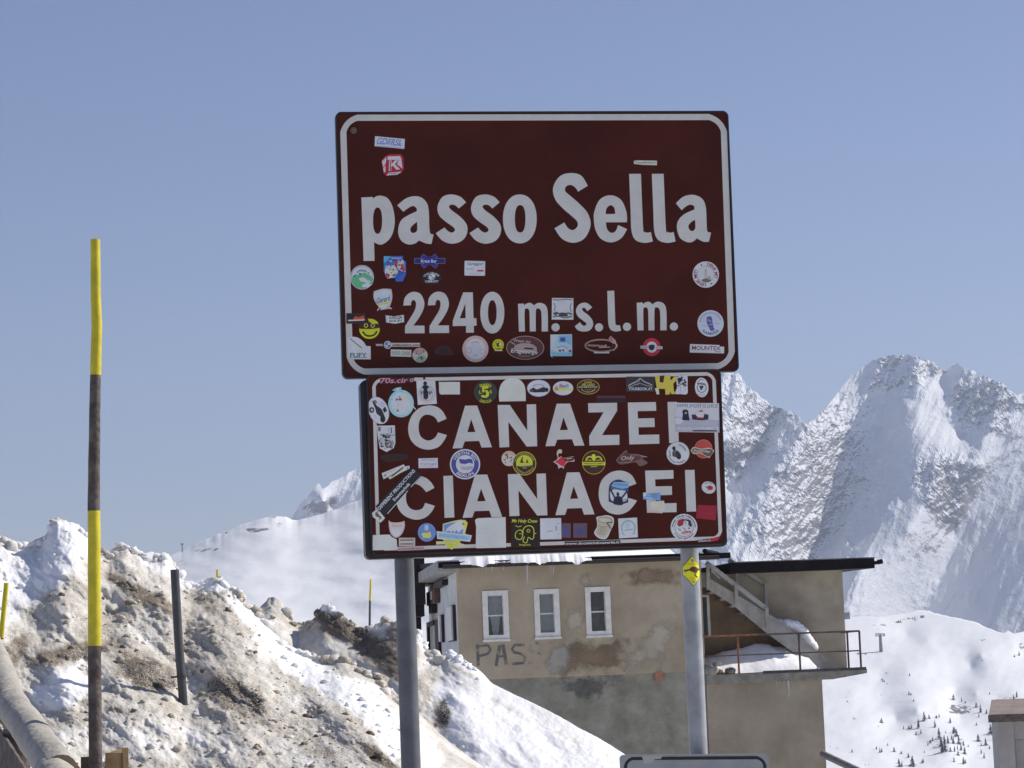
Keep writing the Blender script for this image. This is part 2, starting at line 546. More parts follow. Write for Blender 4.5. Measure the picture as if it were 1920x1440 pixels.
# white hill on the right with the trees
RT = interp([(1200, 1250), (1500, 1175), (1590, 1157), (1606, 1155), (1640, 1157), (1668, 1154), (1700, 1148), (1722, 1144), (1742, 1146), (1770, 1154), (1800, 1160), (1828, 1166), (1850, 1176), (1868, 1184), (1882, 1188), (1889, 1182), (1900, 1188), (1920, 1184), (2000, 1170), (2200, 1190), (2500, 1230)])
def rt_top(x):
    return RT(x) + 1.2 * noise.fractal(V3(x * 0.08, 5.5), 0.7, 2.1, 4)
rc = [(1650, 1180, 0), (1740, 1150, 0), (1740, 1200, -30), (1700, 1190, 40), (1850, 1180, -30), (1840, 1230, -60), (1820, 1250, 30), (1700, 1260, -40), (1790, 1300, 60), (1800, 1345, 75), (1760, 1320, -20), (1720, 1330, -60), (1830, 1300, -10),
      (1650, 1270, 10), (1600, 1300, -30), (1680, 1350, 40), (1720, 1380, 30), (1780, 1400, -40), (1830, 1400, 40), (1850, 1360, 60), (1650, 1420, -40), (1900, 1300, -20), (1920, 1230, 30), (1900, 1210, -30), (1560, 1200, 0), (1560, 1400, -20), (2000, 1300, 0), (1740, 1440, 0), (2100, 1440, 0), (1400, 1300, 0)]
RTF = rbf(rc)
def rt_base(x, y):
    t = max(0, min(1, (y - 1140) / 420.0))
    return 2750 - 900 * t ** 0.85 + 0.34 * RTF(x, y) + 7 * noise.fractal(V3(x * 0.010 + y * .006, y * 0.016, 7.2), 1.0, 2.0, 4)
def rt_depth(x, y, t):
    return rt_base(x, y)
def ell(x, y, cx, cy, rx, ry):
    return sstep(1.15, 0.6, math.hypot((x - cx) / rx, (y - cy) / ry))
def rt_rock(x, y, t):
    r = 0
    for c in ((1798, 1330, 30, 13, .55), (1884, 1312, 24, 9, .5), (1706, 1162, 24, 5, .42), (1725, 1156, 12, 4, .5), (1655, 1172, 26, 2.2, .5), (1685, 1166, 10, 4, .5), (1844, 1200, 9, 5, .5), (1842, 1208, 5, 7, .42), (1705, 1300, 8, 5, .42),
              (1720, 1372, 12, 6, .42), (1752, 1396, 16, 14, .36), (1765, 1400, 8, 20, .4), (1796, 1390, 14, 14, .4), (1757, 1243, 5, 5, .38), (1916, 1212, 8, 9, .5), (1735, 1415, 8, 6, .36), (1690, 1432, 9, 8, .4), (1590, 1298, 5, 10, .36)):
        r = max(r, (c[4] + .02) * ell(x, y, *c[:4]) * (.86 + .55 * noise.fractal(V3(x * .11, y * .26, 3), .6, 2.1, 4)))
    return r
xs = list(np.arange(1200, 1530, 9)) + list(np.arange(1530, 1940, 2.5)) + list(np.arange(1940, 2480, 12))
tag(slope('hill', xs, rt_top, lambda x: 1560, 150, rt_depth, {'rock': rt_rock}, M_HILL, back=[(20, 150), (150, 700)], sm=45, fade=18), kind='structure')

# ploughed snow banks -------------------------------------------
A_TOP = interp([(-200, 1040), (-60, 1000), (0, 1008), (12, 1012), (25, 1028), (38, 1022), (52, 1020), (64, 1030), (78, 1026), (88, 1000), (92, 985), (104, 966), (112, 972), (125, 978), (140, 982), (155, 988), (163, 1000), (172, 1022), (186, 1031), (200, 1036), (210, 1040), (222, 1030), (235, 1019), (243, 1026), (252, 1038), (258, 1027), (266, 1042), (280, 1048), (294, 1044),
                (303, 1034), (312, 1034), (325, 1052), (334, 1070), (345, 1092), (352, 1096), (362, 1090), (375, 1088), (390, 1086), (402, 1080), (420, 1090), (436, 1104), (450, 1118), (475, 1140), (505, 1178), (533, 1206), (560, 1218), (594, 1233), (620, 1238), (642, 1230), (664, 1247), (703, 1270), (719, 1288), (750, 1313), (790, 1342), (820, 1372), (880, 1420), (980, 1490), (1080, 1545)])
def a_top(x):
    return sum(A_TOP(x + q) for q in (-7, -4, 0, 4, 7)) / 5 + 3.5 * noise.fractal(V3(x * 0.05, 1.1), 0.6, 2.2, 5) * (1 - 0.8 * sstep(430, 520, x))
def a_depth(x, y, t):
    lean = 0.0032 * max(0, x - 350)
    return 16.6 - lean - 4.0 * t ** 0.9
def bank_jit(seed, big, small, calm=lambda x, y: 1.0):
    s0 = seed * 13.7
    def j(x, y, t):
        u, v_ = x * .8 + y * .55, y * .8 - x * .55           # plough ridges run down to the right
        q_ = calm(x, y)
        a = big * (0.4 + 0.6 * min(1, t * 4)) * noise.fractal(V3(u * 0.0045, v_ * 0.012, s0), 0.9, 2.1, 3)
        a += big * 0.20 * q_ * .6 * min(1, .3 + t * 4) * (noise.ridged_multi_fractal(V3(u * 0.008, v_ * 0.022, s0 + 3), 1.0, 2.1, 3, 1.0, 2.0) - 1.0)
        b_ = small * q_ * noise.fractal(V3(u * 0.03, v_ * 0.055, s0 + 5), 0.8, 2.1, 5)
        clod = max(0.0, noise.noise(V3(x * 0.05, y * 0.055, s0 + 40)) - 0.36) * small * 3.5 * q_
        top_ = max(0.0, 1 - t * 7)
        c_ = small * (0.20 + .5 * top_) * q_ * noise.fractal(V3(x * 0.12, y * 0.14, s0 + 9), 0.7, 2.1, 3)
        d = ray(x, y).normalized()
        k = min(1, t * 14)
        z = noise.fractal(V3(x * 0.05, y * 0.07, s0 + 27), 0.8, 2.1, 5) * small * 0.30 * k
        return -d * (a + b_ + c_ + clod) + V3(0, 0, z)
    return j
def blob(x, y, b):
    cx, cy, rx, ry, rot = b[:5]
    c, s_ = math.cos(R(rot)), math.sin(R(rot))
    dx, dy = x - cx, y - cy
    u, v_ = (dx * c + dy * s_) / rx, (-dx * s_ + dy * c) / ry
    nz = 0.35 * noise.fractal(V3(x * 0.03, y * 0.03, cx), 0.7, 2.1, 4)
    return sstep(1.2, 0.5, math.hypot(u, v_) + nz)
A_DIRT = [(60, 1060, 120, 62, -25, -.50), (30, 1120, 120, 40, -40, -.35), (130, 1010, 60, 40, 0, -.55), (300, 1055, 60, 28, 25, -.35), (390, 1097, 60, 12, 5, -.6), (120, 1290, 60, 38, -20, -.55), (90, 1310, 40, 26, 0, -.3),
          (470, 1160, 80, 16, 42, -.45), (590, 1262, 130, 26, 32, -.75), (700, 1330, 90, 30, 38, -.8), (760, 1390, 80, 40, 40, -.6), (700, 1310, 50, 20, 40, -.4),
          (260, 1110, 75, 14, 32, .42), (310, 1135, 40, 10, 40, .38), (270, 1262, 75, 30, 20, .30), (130, 1225, 100, 18, -12, .32), (215, 1160, 70, 24, -30, .15), (440, 1310, 80, 34, 25, .20), (560, 1370, 110, 30, 38, .10), (330, 1200, 55, 55, 0, .08), (430, 1170, 60, 40, 0, .14), (705, 1415, 40, 13, 40, .45), (30, 1220, 40, 20, -50, .35), (740, 1440, 40, 10, 35, .35), (250, 1385, 180, 45, 0, -.16), (480, 1410, 160, 30, 20, -.10), (390, 1130, 45, 25, 0, .12)]
A_GRAV = [(275, 1262, 70, 30, 20, .9), (160, 1225, 60, 16, -8, .75), (255, 1110, 60, 12, 32, .7), (440, 1305, 75, 40, 25, .7), (580, 1370, 90, 30, 38, .45), (700, 1415, 36, 12, 40, .95), (560, 1330, 60, 30, 30, .4), (230, 1190, 90, 30, 0, .4), (350, 1230, 120, 80, 0, .35), (420, 1200, 50, 30, 0, .3), (640, 1420, 60, 20, 30, .6), (740, 1440, 40, 10, 35, .8)]
def a_dirt(x, y, t):
    d = 0.60
    for b in A_DIRT: d += b[5] * blob(x, y, b)
    streak = noise.fractal(V3((x * .8 + y * .6) * 0.007, (y * .8 - x * .6) * 0.05, 3), 0.7, 2.1, 5)
    return max(-0.15, min(1.0, d + 0.16 * streak))
def a_grav(x, y, t):
    d = 0.24
    for b in A_GRAV: d = max(d, b[5] * blob(x, y, b))
    return d
xs = list(np.arange(-200, -8, 6)) + list(np.arange(-8, 830, 1.9)) + list(np.arange(830, 1080, 6))
bankA = slope('snow_bank', xs, a_top, lambda x: 1600, 300, a_depth, {'dirt': a_dirt, 'gravel': a_grav}, M_BANK, jit=bank_jit(1, 0.17, 0.023, lambda x, y: 1 - .6 * max(blob(x, y, (600, 1268, 150, 30, 33)), blob(x, y, (710, 1340, 100, 36, 40)), .7 * blob(x, y, (110, 1290, 70, 40, -20)))), back=[(0.15, 0.35), (1.2, 1.0), (3.0, 2.0)], sm=20, fade=26)
tag(bankA, kind='structure')

B_TOP = interp([(380, 1140), (430, 1122), (450, 1128), (480, 1140), (494, 1136), (500, 1124), (512, 1118), (522, 1122), (530, 1126), (537, 1146), (546, 1160), (560, 1169), (578, 1169), (590, 1158), (597, 1142), (604, 1134), (612, 1130), (618, 1140), (626, 1146), (640, 1147), (650, 1158), (660, 1172), (680, 1177), (694, 1176), (702, 1170), (716, 1164), (735, 1164), (748, 1170), (765, 1176), (785, 1180), (793, 1200), (800, 1226),
                (808, 1228), (818, 1232), (826, 1236), (834, 1228), (848, 1226), (860, 1231), (872, 1240), (890, 1250), (906, 1262), (918, 1279), (940, 1290), (963, 1301), (995, 1316), (1029, 1333), (1056, 1348), (1084, 1364), (1121, 1383), (1150, 1401), (1172, 1415), (1260, 1470), (1400, 1540)])
def b_top(x):
    return sum(B_TOP(x + q) for q in (-5, 0, 5)) / 3 + (4.0 * (1 - 0.75 * sstep(800, 930, x))) * noise.fractal(V3(x * 0.06, 4.4), 0.6, 2.2, 5)
def b_depth(x, y, t):
    return 23.5 - 0.006 * max(0, x - 560) - 4.2 * t
B_DIRT = [(650, 1185, 120, 22, 30, .45), (720, 1235, 90, 26, 38, .42), (760, 1200, 50, 30, 0, .25), (830, 1335, 20, 40, 0, .55), (905, 1300, 90, 9, 32, .22), (1000, 1350, 110, 7, 28, .20), (870, 1255, 40, 9, 35, .18), (800, 1290, 20, 40, 15, .25), (840, 1250, 30, 16, 20, .2),
          (620, 1140, 24, 10, 0, -.7), (700, 1175, 20, 8, 0, -.25), (790, 1200, 16, 26, 0, -.6), (830, 1300, 26, 22, 40, -.3), (860, 1238, 50, 9, 32, -.35), (960, 1380, 160, 55, 28, -.35), (590, 1180, 60, 12, 20, .1), (900, 1420, 120, 40, 20, -.1), (860, 1400, 60, 40, 20, .18), (810, 1390, 40, 50, 0, .12)]
B_GRAV = [(660, 1190, 110, 20, 30, .85), (730, 1240, 80, 24, 38, .75), (832, 1335, 15, 34, 0, 1.0), (760, 1200, 50, 30, 0, .5)]
def b_dirt(x, y, t):
    d = 0.56 - 0.40 * sstep(770, 860, x)
    for b in B_DIRT: d += b[5] * blob(x, y, b)
    streak = noise.fractal(V3((x * .85 + y * .5) * 0.006, (y * .85 - x * .5) * 0.045, 8), 0.7, 2.1, 5)
    return max(-0.15, min(1.0, d + 0.13 * streak))
def b_grav(x, y, t):
    d = 0.05
    for b in B_GRAV: d = max(d, b[5] * blob(x, y, b))
    return d
xs = list(np.arange(380, 1200, 2.0)) + list(np.arange(1200, 1420, 10))
bankB = slope('snow_bank', xs, b_top, lambda x: 1600, 220, b_depth, {'dirt': b_dirt, 'gravel': b_grav}, M_BANK, jit=bank_jit(2, 0.18, 0.026, lambda x, y: 1 - .6 * sstep(790, 900, x)), back=[(0.2, 0.5), (1.5, 1.4), (4.5, 3.0)], sm=20, fade=26)
tag(bankB, kind='structure')

# clods and crumbs of old snow lying on the banks
def clods(banks):
    rr = random.Random(11)
    mb = MB(); dirt, grav = [], []
    for o, n_big, n_small, dfun, top, x0, x1, Y0 in banks:
        vv = o.data.vertices
        dv, gv = o.data.attributes['dirt'].data, o.data.attributes['gravel'].data
        n = len(vv)
        cand = []
        for i in range(0, n, 3):
            q = RM.transposed() @ (vv[i].co - CAM)
            px, py = 960 + FPX * q.x / -q.z, 720 - FPX * q.y / -q.z
            if x0 < px < x1 and py < 1460:
                cand.append((i, px, py, py - top(px)))
        crest = [c for c in cand if -2 < c[3] < 9]
        rest = [c for c in cand if c[3] > 16]
        for k in range(n_big + n_small):
            i, px, py, dy = rr.choice(crest if k < n_big else rest)
            p = vv[i].co
            r = rr.uniform(.012, .042) if k < n_big else rr.choice((rr.uniform(.005, .012), rr.uniform(.005, .012), rr.uniform(.01, .026)))
            if k < n_big and rr.random() < .15 and not 80 < px < 150: r *= 1.5
            if 80 < px < 135 and k < n_big: r *= .6
            k0 = len(mb.v)
            mb.lump(p + V3(rr.uniform(-.01, .01), 0, r * rr.uniform(-.45, .2)), r, M_BANK, k, 2 if r > .016 else 1, .58, rr.uniform(.55, 1.0), 1.9)
            d = dv[i].value + rr.uniform(-.15, .2)
            if k >= n_big and rr.random() < .35: d += .35
            dirt += [d] * (len(mb.v) - k0); grav += [gv[i].value * .6] * (len(mb.v) - k0)
    o = mb.build('snow_clods')
    for nm, vals in (('dirt', dirt), ('gravel', grav)):
        a = o.data.attributes.new(nm, 'FLOAT', 'POINT'); a.data.foreach_set('value', vals)
    tag(o, kind='stuff')
clods([(bankA, 170, 620, a_dirt, a_top, -10, 760, 16.5), (bankB, 110, 160, b_dirt, b_top, 430, 900, 23)])
# ============================================================ THE PASS SIGN
SG = Frame(at(1003, 455, 10.0), R(9.7))
ILL = 0.40            # how brightly the shade of the sign shows a white; turns a photographed colour into paint
def paint(r, g, b, rough=0.4):
    key = 'paint_%d_%d_%d' % (r, g, b)
    if key in MATS: return MATS[key]
    c = [min(0.86, lin(v) / ILL) for v in (r * 1.05, g * 1.005, b * 0.93)]
    return mat(key, c, rough, 0.07, 9.0)

# ---- flat marks drawn in photo pixels on a plane of the sign
_txt = {}
def text_mesh(s):
    if s in _txt: return _txt[s]
    cu = bpy.data.curves.new('t', 'FONT')
    cu.body = s
    cu.resolution_u = 3
    cu.offset = 0.022
    ob = bpy.data.objects.new('t', cu)
    me = bpy.data.meshes.new_from_object(ob)
    me.calc_loop_triangles()
    v = [(p.co.x, p.co.y) for p in me.vertices]
    f = [tuple(t.vertices) for t in me.loop_triangles]
    bpy.data.objects.remove(ob); bpy.data.curves.remove(cu); bpy.data.meshes.remove(me)
    x0, x1 = min(p[0] for p in v), max(p[0] for p in v)
    y0, y1 = min(p[1] for p in v), max(p[1] for p in v)
    v = [((p[0] - x0) / (x1 - x0) - 0.5, (p[1] - y0) / (y1 - y0) - 0.5) for p in v]
    _txt[s] = (v, f)
    return _txt[s]

def tri2(outer, holes=()):
    loops = [[Vector((p[0], p[1], 0)) for p in outer]] + [[Vector((p[0], p[1], 0)) for p in h] for h in holes]
    flat = [(p.x, p.y) for lp in loops for p in lp]
    return flat, [tuple(t) for t in tessellate_polygon(loops)]

# shapes: each returns (points, triangles, colour)
def E(cx, cy, rx, ry, c, rot=0, n=28):
    a = R(rot)
    pts = [(cx + rx * math.cos(t) * math.cos(a) - ry * math.sin(t) * math.sin(a), cy + rx * math.cos(t) * math.sin(a) + ry * math.sin(t) * math.cos(a)) for t in [2 * math.pi * k / n for k in range(n)]]
    return (*tri2(pts), c)
def RG(cx, cy, rx, ry, wd, c, a0=0, a1=360, n=32, rot=0):
    pts, tr = [], []
    ca, sa = math.cos(R(rot)), math.sin(R(rot))
    for k in range(n + 1):
        t = R(a0 + (a1 - a0) * k / n)
        for q in (0, wd):
            dx, dy = (rx - q) * math.sin(t), -(ry - q) * math.cos(t)
            pts.append((cx + dx * ca - dy * sa, cy + dx * sa + dy * ca))
    for k in range(n):
        a = 2 * k
        tr += [(a, a + 2, a + 3), (a, a + 3, a + 1)]
    return pts, tr, c
def RC(cx, cy, w_, h_, c, rot=0, r=0):
    a = R(rot); p = []
    if r:
        for sx, sy, t0 in ((1, -1, -90), (1, 1, 0), (-1, 1, 90), (-1, -1, 180)):
            for q in range(5):
                t = R(t0 + 22.5 * q)
                p.append((sx * (w_ / 2 - r) + r * math.cos(t), sy * (h_ / 2 - r) + r * math.sin(t)))
    else:
        p = [(-w_ / 2, -h_ / 2), (w_ / 2, -h_ / 2), (w_ / 2, h_ / 2), (-w_ / 2, h_ / 2)]
    return (*tri2([(cx + x * math.cos(a) - y * math.sin(a), cy + x * math.sin(a) + y * math.cos(a)) for x, y in p]), c)
def P(pts, c, holes=()):
    return (*tri2(pts, holes), c)
def SP(pts, c, holes=()):
    return (*tri2(spline(pts, True), holes), c)
def L(pts, wd, c, sm=False):
    if sm: pts = spline(pts)
    v, tr = [], []
    for i, p in enumerate(pts):
        a, b = pts[max(0, i - 1)], pts[min(len(pts) - 1, i + 1)]
        dx, dy = b[0] - a[0], b[1] - a[1]
        q = math.hypot(dx, dy) or 1
        nx_, ny_ = -dy / q * wd / 2, dx / q * wd / 2
        v += [(p[0] + nx_, p[1] + ny_), (p[0] - nx_, p[1] - ny_)]
        if i: tr += [(2 * i - 2, 2 * i, 2 * i + 1), (2 * i - 2, 2 * i + 1, 2 * i - 1)]
    return v, tr, c
def T(s, cx, cy, w_, h_, c, rot=0, sk=0):
    v, f = text_mesh(s)
    a = R(rot)
    out = []
    for x, y in v:
        X, Y = x * w_ + sk * y * h_, -y * h_
        out.append((cx + X * math.cos(a) - Y * math.sin(a), cy + X * math.sin(a) + Y * math.cos(a)))
    return out, f, c
def AT(s, cx, cy, r, mid, span, h_, c, low=False, ry=None):
    """text round an arc; mid in degrees clockwise from the top"""
    v, f = text_mesh(s)
    k = (ry or r) / r
    out = []
    for x, y in v:
        if low: t, q = R(mid - x * span), r - y * h_
        else: t, q = R(mid + x * span), r + y * h_
        out.append((cx + q * math.sin(t), cy - k * q * math.cos(t)))
    return out, f, c
def SCAT(seed, x0, y0, x1, y1, n, s0, s1, cols):
    """small irregular printed flecks too small to read"""
    rr = random.Random(seed)
    out = []
    for _ in range(n):
        cx, cy = rr.uniform(x0, x1), rr.uniform(y0, y1)
        s_ = rr.uniform(s0, s1)
        k = rr.randint(4, 6)
        a = rr.uniform(0, 6)
        out.append(P([(cx + s_ * rr.uniform(.5, 1.2) * math.cos(a + 6.283 * q / k), cy + s_ * rr.uniform(.5, 1.2) * math.sin(a + 6.283 * q / k)) for q in range(k)], rr.choice(cols)))
    return out

class Z:
    def __init__(s, x, y, k): s.x, s.y, s.k = x, y, k
    def __call__(s, p): return (s.x + p[0] * s.k, s.y + p[1] * s.k)
Z0 = Z(0, 0, 1)
Z1, Z2, Z3, Z4 = Z(620, 200, 390 / 1920), Z(1000, 200, 400 / 1920), Z(630, 470, 380 / 1920), Z(1000, 470, 400 / 1920)
Z5, Z6, Z7, Z8 = Z(670, 690, 350 / 1920), Z(1020, 690, 350 / 1920), Z(670, 860, 350 / 1920), Z(1020, 860, 350 / 1920)

LAY = 0.00016
def marks(name, parent, z, shapes, n0, label=None, step=LAY):
    mb = MB()
    for i, (pts, tris, c) in enumerate(shapes):
        m = c if isinstance(c, bpy.types.Material) else paint(*c)
        n = n0 + step * (i + 1)
        w3 = [SG.at(*z(p), n) for p in pts]
        fs = []
        for a, b, c_ in tris:
            q = (w3[b] - w3[a]).cross(w3[c_] - w3[a]).dot(SG.N)
            fs.append((a, b, c_) if q > 0 else (a, c_, b))
        mb.idx(w3, fs, m)
    return mb.build(name, parent, label)

# ---- the plates
NU, NL, NS = 0.0, 0.075, 0.02       # front faces of the upper, the lower and the small plate along the sign's normal
def quad_uv(q, n): return [SG.uv(x, y, n) for x, y in q]
def rounded(q, r, k=6):
    """rounded quad in pixels"""
    out = []
    for i in range(4):
        p, a, b = Vector(q[i]), Vector(q[i - 1]), Vector(q[(i + 1) % 4])
        da, db = (a - p).normalized(), (b - p).normalized()
        s0, s1 = p + da * r, p + db * r
        for j in range(k + 1):
            t = j / k
            out.append(tuple((1 - t) ** 2 * s0 + 2 * t * (1 - t) * (p * 0.55 + (s0 + s1) * 0.225) + t * t * s1))
    return out
def inset(q, d):
    """inset a quad (TL, TR, BR, BL) by d pixels"""
    out = []
    for i in range(4):
        p, a, b = Vector(q[i]), Vector(q[i - 1]), Vector(q[(i + 1) % 4])
        out.append(tuple(p + (a - p).normalized() * d + (b - p).normalized() * d))
    return out

M_BROWN = mat('brown_sign_sheet', (0.086, 0.0170, 0.0100), 0.42, 0.14, 4, 0.05, 60, spec=0.17)
M_FRAME = mat('dark_painted_steel', (0.022, 0.018, 0.02), 0.4, 0.2, 12)
M_LETTER = mat('reflective_white_sheet', (0.78, 0.755, 0.69), 0.5, 0.05, 14, spec=0.25)
M_GALV = mat('galvanised_steel', (0.36, 0.37, 0.385), 0.42, 0.2, 9, 0.08, 60, metal=0.1)
M_GALV2 = mat('dull_grey_steel', (0.13, 0.135, 0.15), 0.5, 0.2, 9, 0.08, 60, metal=0.2)
M_PLATE = mat('weathered_white_plate', (0.30, 0.31, 0.32), 0.4, 0.1, 8)
M_BLACK = mat('black_sheet', (0.012, 0.012, 0.013), 0.4)

u0, _ = SG.uv(764, 1240, -0.065)
u1, _ = SG.uv(1302, 1240, -0.065)
base = SG.p((u0 + u1) / 2, -SG.o.z, -0.065)
sign = thing('pass_sign', base, 'tall brown mountain pass sign on two steel posts, covered in travel stickers', 'road sign')
UQ = [(628.5, 210), (1365, 208), (1385.5, 697), (642, 710.5)]
LQ = [(686.5, 702.5), (1351, 692), (1363, 1021), (696, 1042)]
SQ = [(1163, 1415.5), (1441, 1413.5), (1454, 1652), (1175, 1658)]

def plate(name, q, n, th, r, mface, mside, label, lip=0.0):
    mb = MB()
    uv = [SG.uv(x, y, n) for x, y in rounded(q, r)]
    k = len(uv)
    a = [SG.p(u, v, n) for u, v in uv]
    b = [SG.p(u, v, n - th) for u, v in uv]
    mb.idx(a, [tuple(range(k))[::-1]], mface)
    mb.idx(b, [tuple(range(k))], mside)
    mb.idx(a + b, [(i, (i + 1) % k, (i + 1) % k + k, i + k) for i in range(k)], mside)
    if lip:
        iq = [SG.uv(x, y, n) for x, y in rounded(inset(q, lip), r * 0.8)]
        o_ = [SG.p(u, v, n + 0.004) for u, v in uv]
        i_ = [SG.p(u, v, n + 0.004) for u, v in iq]
        i2 = [SG.p(u, v, n) for u, v in iq]
        mb.idx(o_ + i_ + i2 + a, [(i, (i + 1) % k, (i + 1) % k + k, i + k) for i in range(k)] + [(i + k, (i + 1) % k + k, (i + 1) % k + 2 * k, i + 2 * k) for i in range(k)]
               + [(i + 3 * k, (i + 1) % k + 3 * k, (i + 1) % k, i) for i in range(k)], mside)
    return mb.build(name, sign, label)
upper = plate('name_board', UQ, NU, 0.026, 9, M_BROWN, M_FRAME, 'upper brown board reading passo Sella 2240 m. s.l.m.', 3.0)
lower = plate('village_board', LQ, NL, 0.021, 9, M_BROWN, M_FRAME, 'lower brown board reading CANAZEI CIANACEI', 3.0)
FQ = [(675, 713), (1351.5, 692.5), (1364, 1024.5), (686, 1049)]
frame = plate('board_frame', FQ, NL - 0.022, 0.066, 9, M_FRAME, M_FRAME, 'black frame behind the lower board')
small = plate('plate', SQ, NS, 0.02, 7, M_PLATE, M_GALV, 'small pale plate with a black rim low on the right post')

# posts, clamps
for px, top_px, m, rr, lb in ((764, (748, 560), M_GALV2, 0.0365, 'dark grey post under the left side'), (1302, (1281, 560), M_GALV, 0.0345, 'pale galvanised post with bright right side')):
    u, _ = SG.uv(px, 1240, -0.065)
    _, vt = SG.uv(*top_px, -0.065)
    mb = MB()
    mb.tube([SG.p(u, -SG.o.z - 0.2, -0.065), SG.p(u, -SG.o.z + 0.6, -0.065), SG.p(u, vt, -0.065)], rr, m, 32)
    post = mb.build('post', sign, lb)
    for vy in (320, 620, 780, 960):
        mbc = MB()
        vv = SG.uv(1000, vy, -0.065)[1]
        mbc.tube([SG.p(u, vv - 0.02, -0.065), SG.p(u, vv + 0.02, -0.065)], rr + 0.004, M_GALV2, 24)
        mbc.box(SG, u - 0.05, u + 0.05, vv - 0.02, vv + 0.02, -0.0285, -0.0265, M_GALV2)
        mbc.build('clamp', post)
    if px > 1000:
        rpost, ru, rrad = post, u, rr

# kangaroo sticker wrapped round the right post
K = Z(1240, 1020, 200 / 1920)
def wrap(name, shapes):
    mb = MB()
    for i, (pts, tris, c) in enumerate(shapes):
        bm = bmesh.new()
        bv = [bm.verts.new((*K(p), 0)) for p in pts]
        for t in tris:
            try: bm.faces.new([bv[a] for a in t])
            except ValueError: pass
        for _ in range(3):
            lng = [e for e in bm.edges if e.calc_length() > 3.5]
            if lng: bmesh.ops.subdivide_edges(bm, edges=lng, cuts=1)
        bmesh.ops.triangulate(bm, faces=bm.faces)
        w3 = []
        for v in bm.verts:
            u, vv = SG.uv(v.co.x, v.co.y, -0.065 + rrad * 0.8)
            a = math.asin(max(-0.985, min(0.985, (u - ru) / rrad)))
            r = rrad + 0.0006 + 0.0003 * i
            w3.append(SG.p(ru + r * math.sin(a), vv, -0.065 + r * math.cos(a)))
        mb.idx(w3, [tuple(v.index for v in f.verts) for f in bm.faces], paint(*c), True)
        bm.free()
    return mb.build(name, rpost, 'yellow diamond sticker with a black kangaroo')
YE = (222, 205, 20)
wrap('sticker', [P([(545, 205), (690, 400), (712, 520), (700, 610), (570, 770), (400, 560), (388, 430), (405, 380)], (70, 65, 15)),
                 P([(547, 222), (680, 402), (700, 520), (690, 600), (572, 752), (412, 555), (400, 430), (418, 385)], YE),
                 RC(555, 365, 190, 26, (150, 135, 15)), RC(540, 635, 74, 80, (150, 135, 15)),
                 SP([(400, 478, 1), (450, 470), (500, 450), (530, 420), (575, 408), (625, 420), (655, 445), (665, 425, 1), (672, 445), (695, 455), (680, 468), (655, 470), (640, 500), (625, 540, 1), (618, 500), (605, 530), (610, 560), (655, 600), (640, 605, 1), (590, 575), (585, 520), (540, 500), (500, 480), (455, 492)], (60, 30, 18))])

# ---- borders and lettering
UB = [(637, 215), (1362, 213.5), (1379, 692), (651, 703)]
LB = [(697.5, 709.5), (1341.5, 697.5), (1354.5, 1012), (706, 1033)]
def ring(q, d, r, c):
    return (*tri2(rounded(q, r, 8), [rounded(inset(q, d), max(2, r - d), 8)]), c)
marks('border', upper, Z0, [ring(UB, 11.6, 33, M_LETTER)], NU + 0.0004)
marks('border', lower, Z0, [ring(LB, 6.6, 16, M_LETTER)], NL + 0.0004)
marks('border', small, Z0, [ring([(1169, 1419.5), (1436, 1417.5), (1449, 1646), (1181, 1652)], 6, 17, M_BLACK),
                            P([(1203, 1417), (1243, 1416.2), (1239, 1423), (1228, 1423.5), (1222, 1431), (1208, 1431.5)], (110, 112, 116))], NS + 0.0004)
g = []
W = M_LETTER
def add(z, sh):
    pts, tr, c = sh
    g.append(([z(p) for p in pts], tr, c))
def el(cx, cy, rx, ry, n=32, pw=2.0):
    o = []
    for k in range(n):
        t = 2 * math.pi * k / n
        c, s_ = math.cos(t), math.sin(t)
        o.append((cx + rx * math.copysign(abs(c) ** (2 / pw), c), cy + ry * math.copysign(abs(s_) ** (2 / pw), s_)))
    return o
def sh(pts, dx, dy=0): return [(p[0] + dx, p[1] + dy, *p[2:]) for p in pts]
add(Z1, SP([(283, 838, 1), (388, 833, 1), (391, 850, 1), (420, 829), (465, 822), (525, 845), (570, 920), (592, 1045), (578, 1150), (540, 1225), (475, 1272), (425, 1265), (400, 1248, 1), (405, 1423, 1), (304, 1424, 1)], W, [el(433, 1052, 42, 122, 28, 2.3)]))
add(Z1, SP([(615, 910, 1), (690, 850), (760, 827), (830, 835), (885, 885), (905, 960), (910, 1100), (920, 1168), (950, 1180, 1), (930, 1268, 1), (880, 1262), (815, 1235, 1), (780, 1262), (720, 1272), (660, 1245), (628, 1190), (625, 1120), (650, 1050), (710, 1005), (795, 965, 1), (793, 940), (765, 917), (725, 930), (670, 970, 1)], W,
           [spline([(797, 1062, 1), (798, 1140), (770, 1165), (745, 1160), (735, 1130), (752, 1100)], True)]))
s1 = [(1250, 883, 1), (1195, 830), (1110, 810), (1030, 835), (987, 920), (1000, 1000), (1060, 1060), (1130, 1110), (1147, 1140), (1122, 1162), (1085, 1150), (1050, 1115, 1), (970, 1168, 1), (1030, 1235), (1115, 1265), (1205, 1242), (1255, 1180), (1258, 1095), (1200, 1020), (1115, 955), (1092, 922), (1112, 905), (1148, 910), (1183, 940, 1)]
add(Z1, SP(s1, W)); add(Z1, SP(sh(s1, 310), W))
add(Z1, (*tri2(el(1746, 1036, 156, 226, 40, 2.15), [el(1749, 1035, 49, 127, 30, 2.4)]), W))
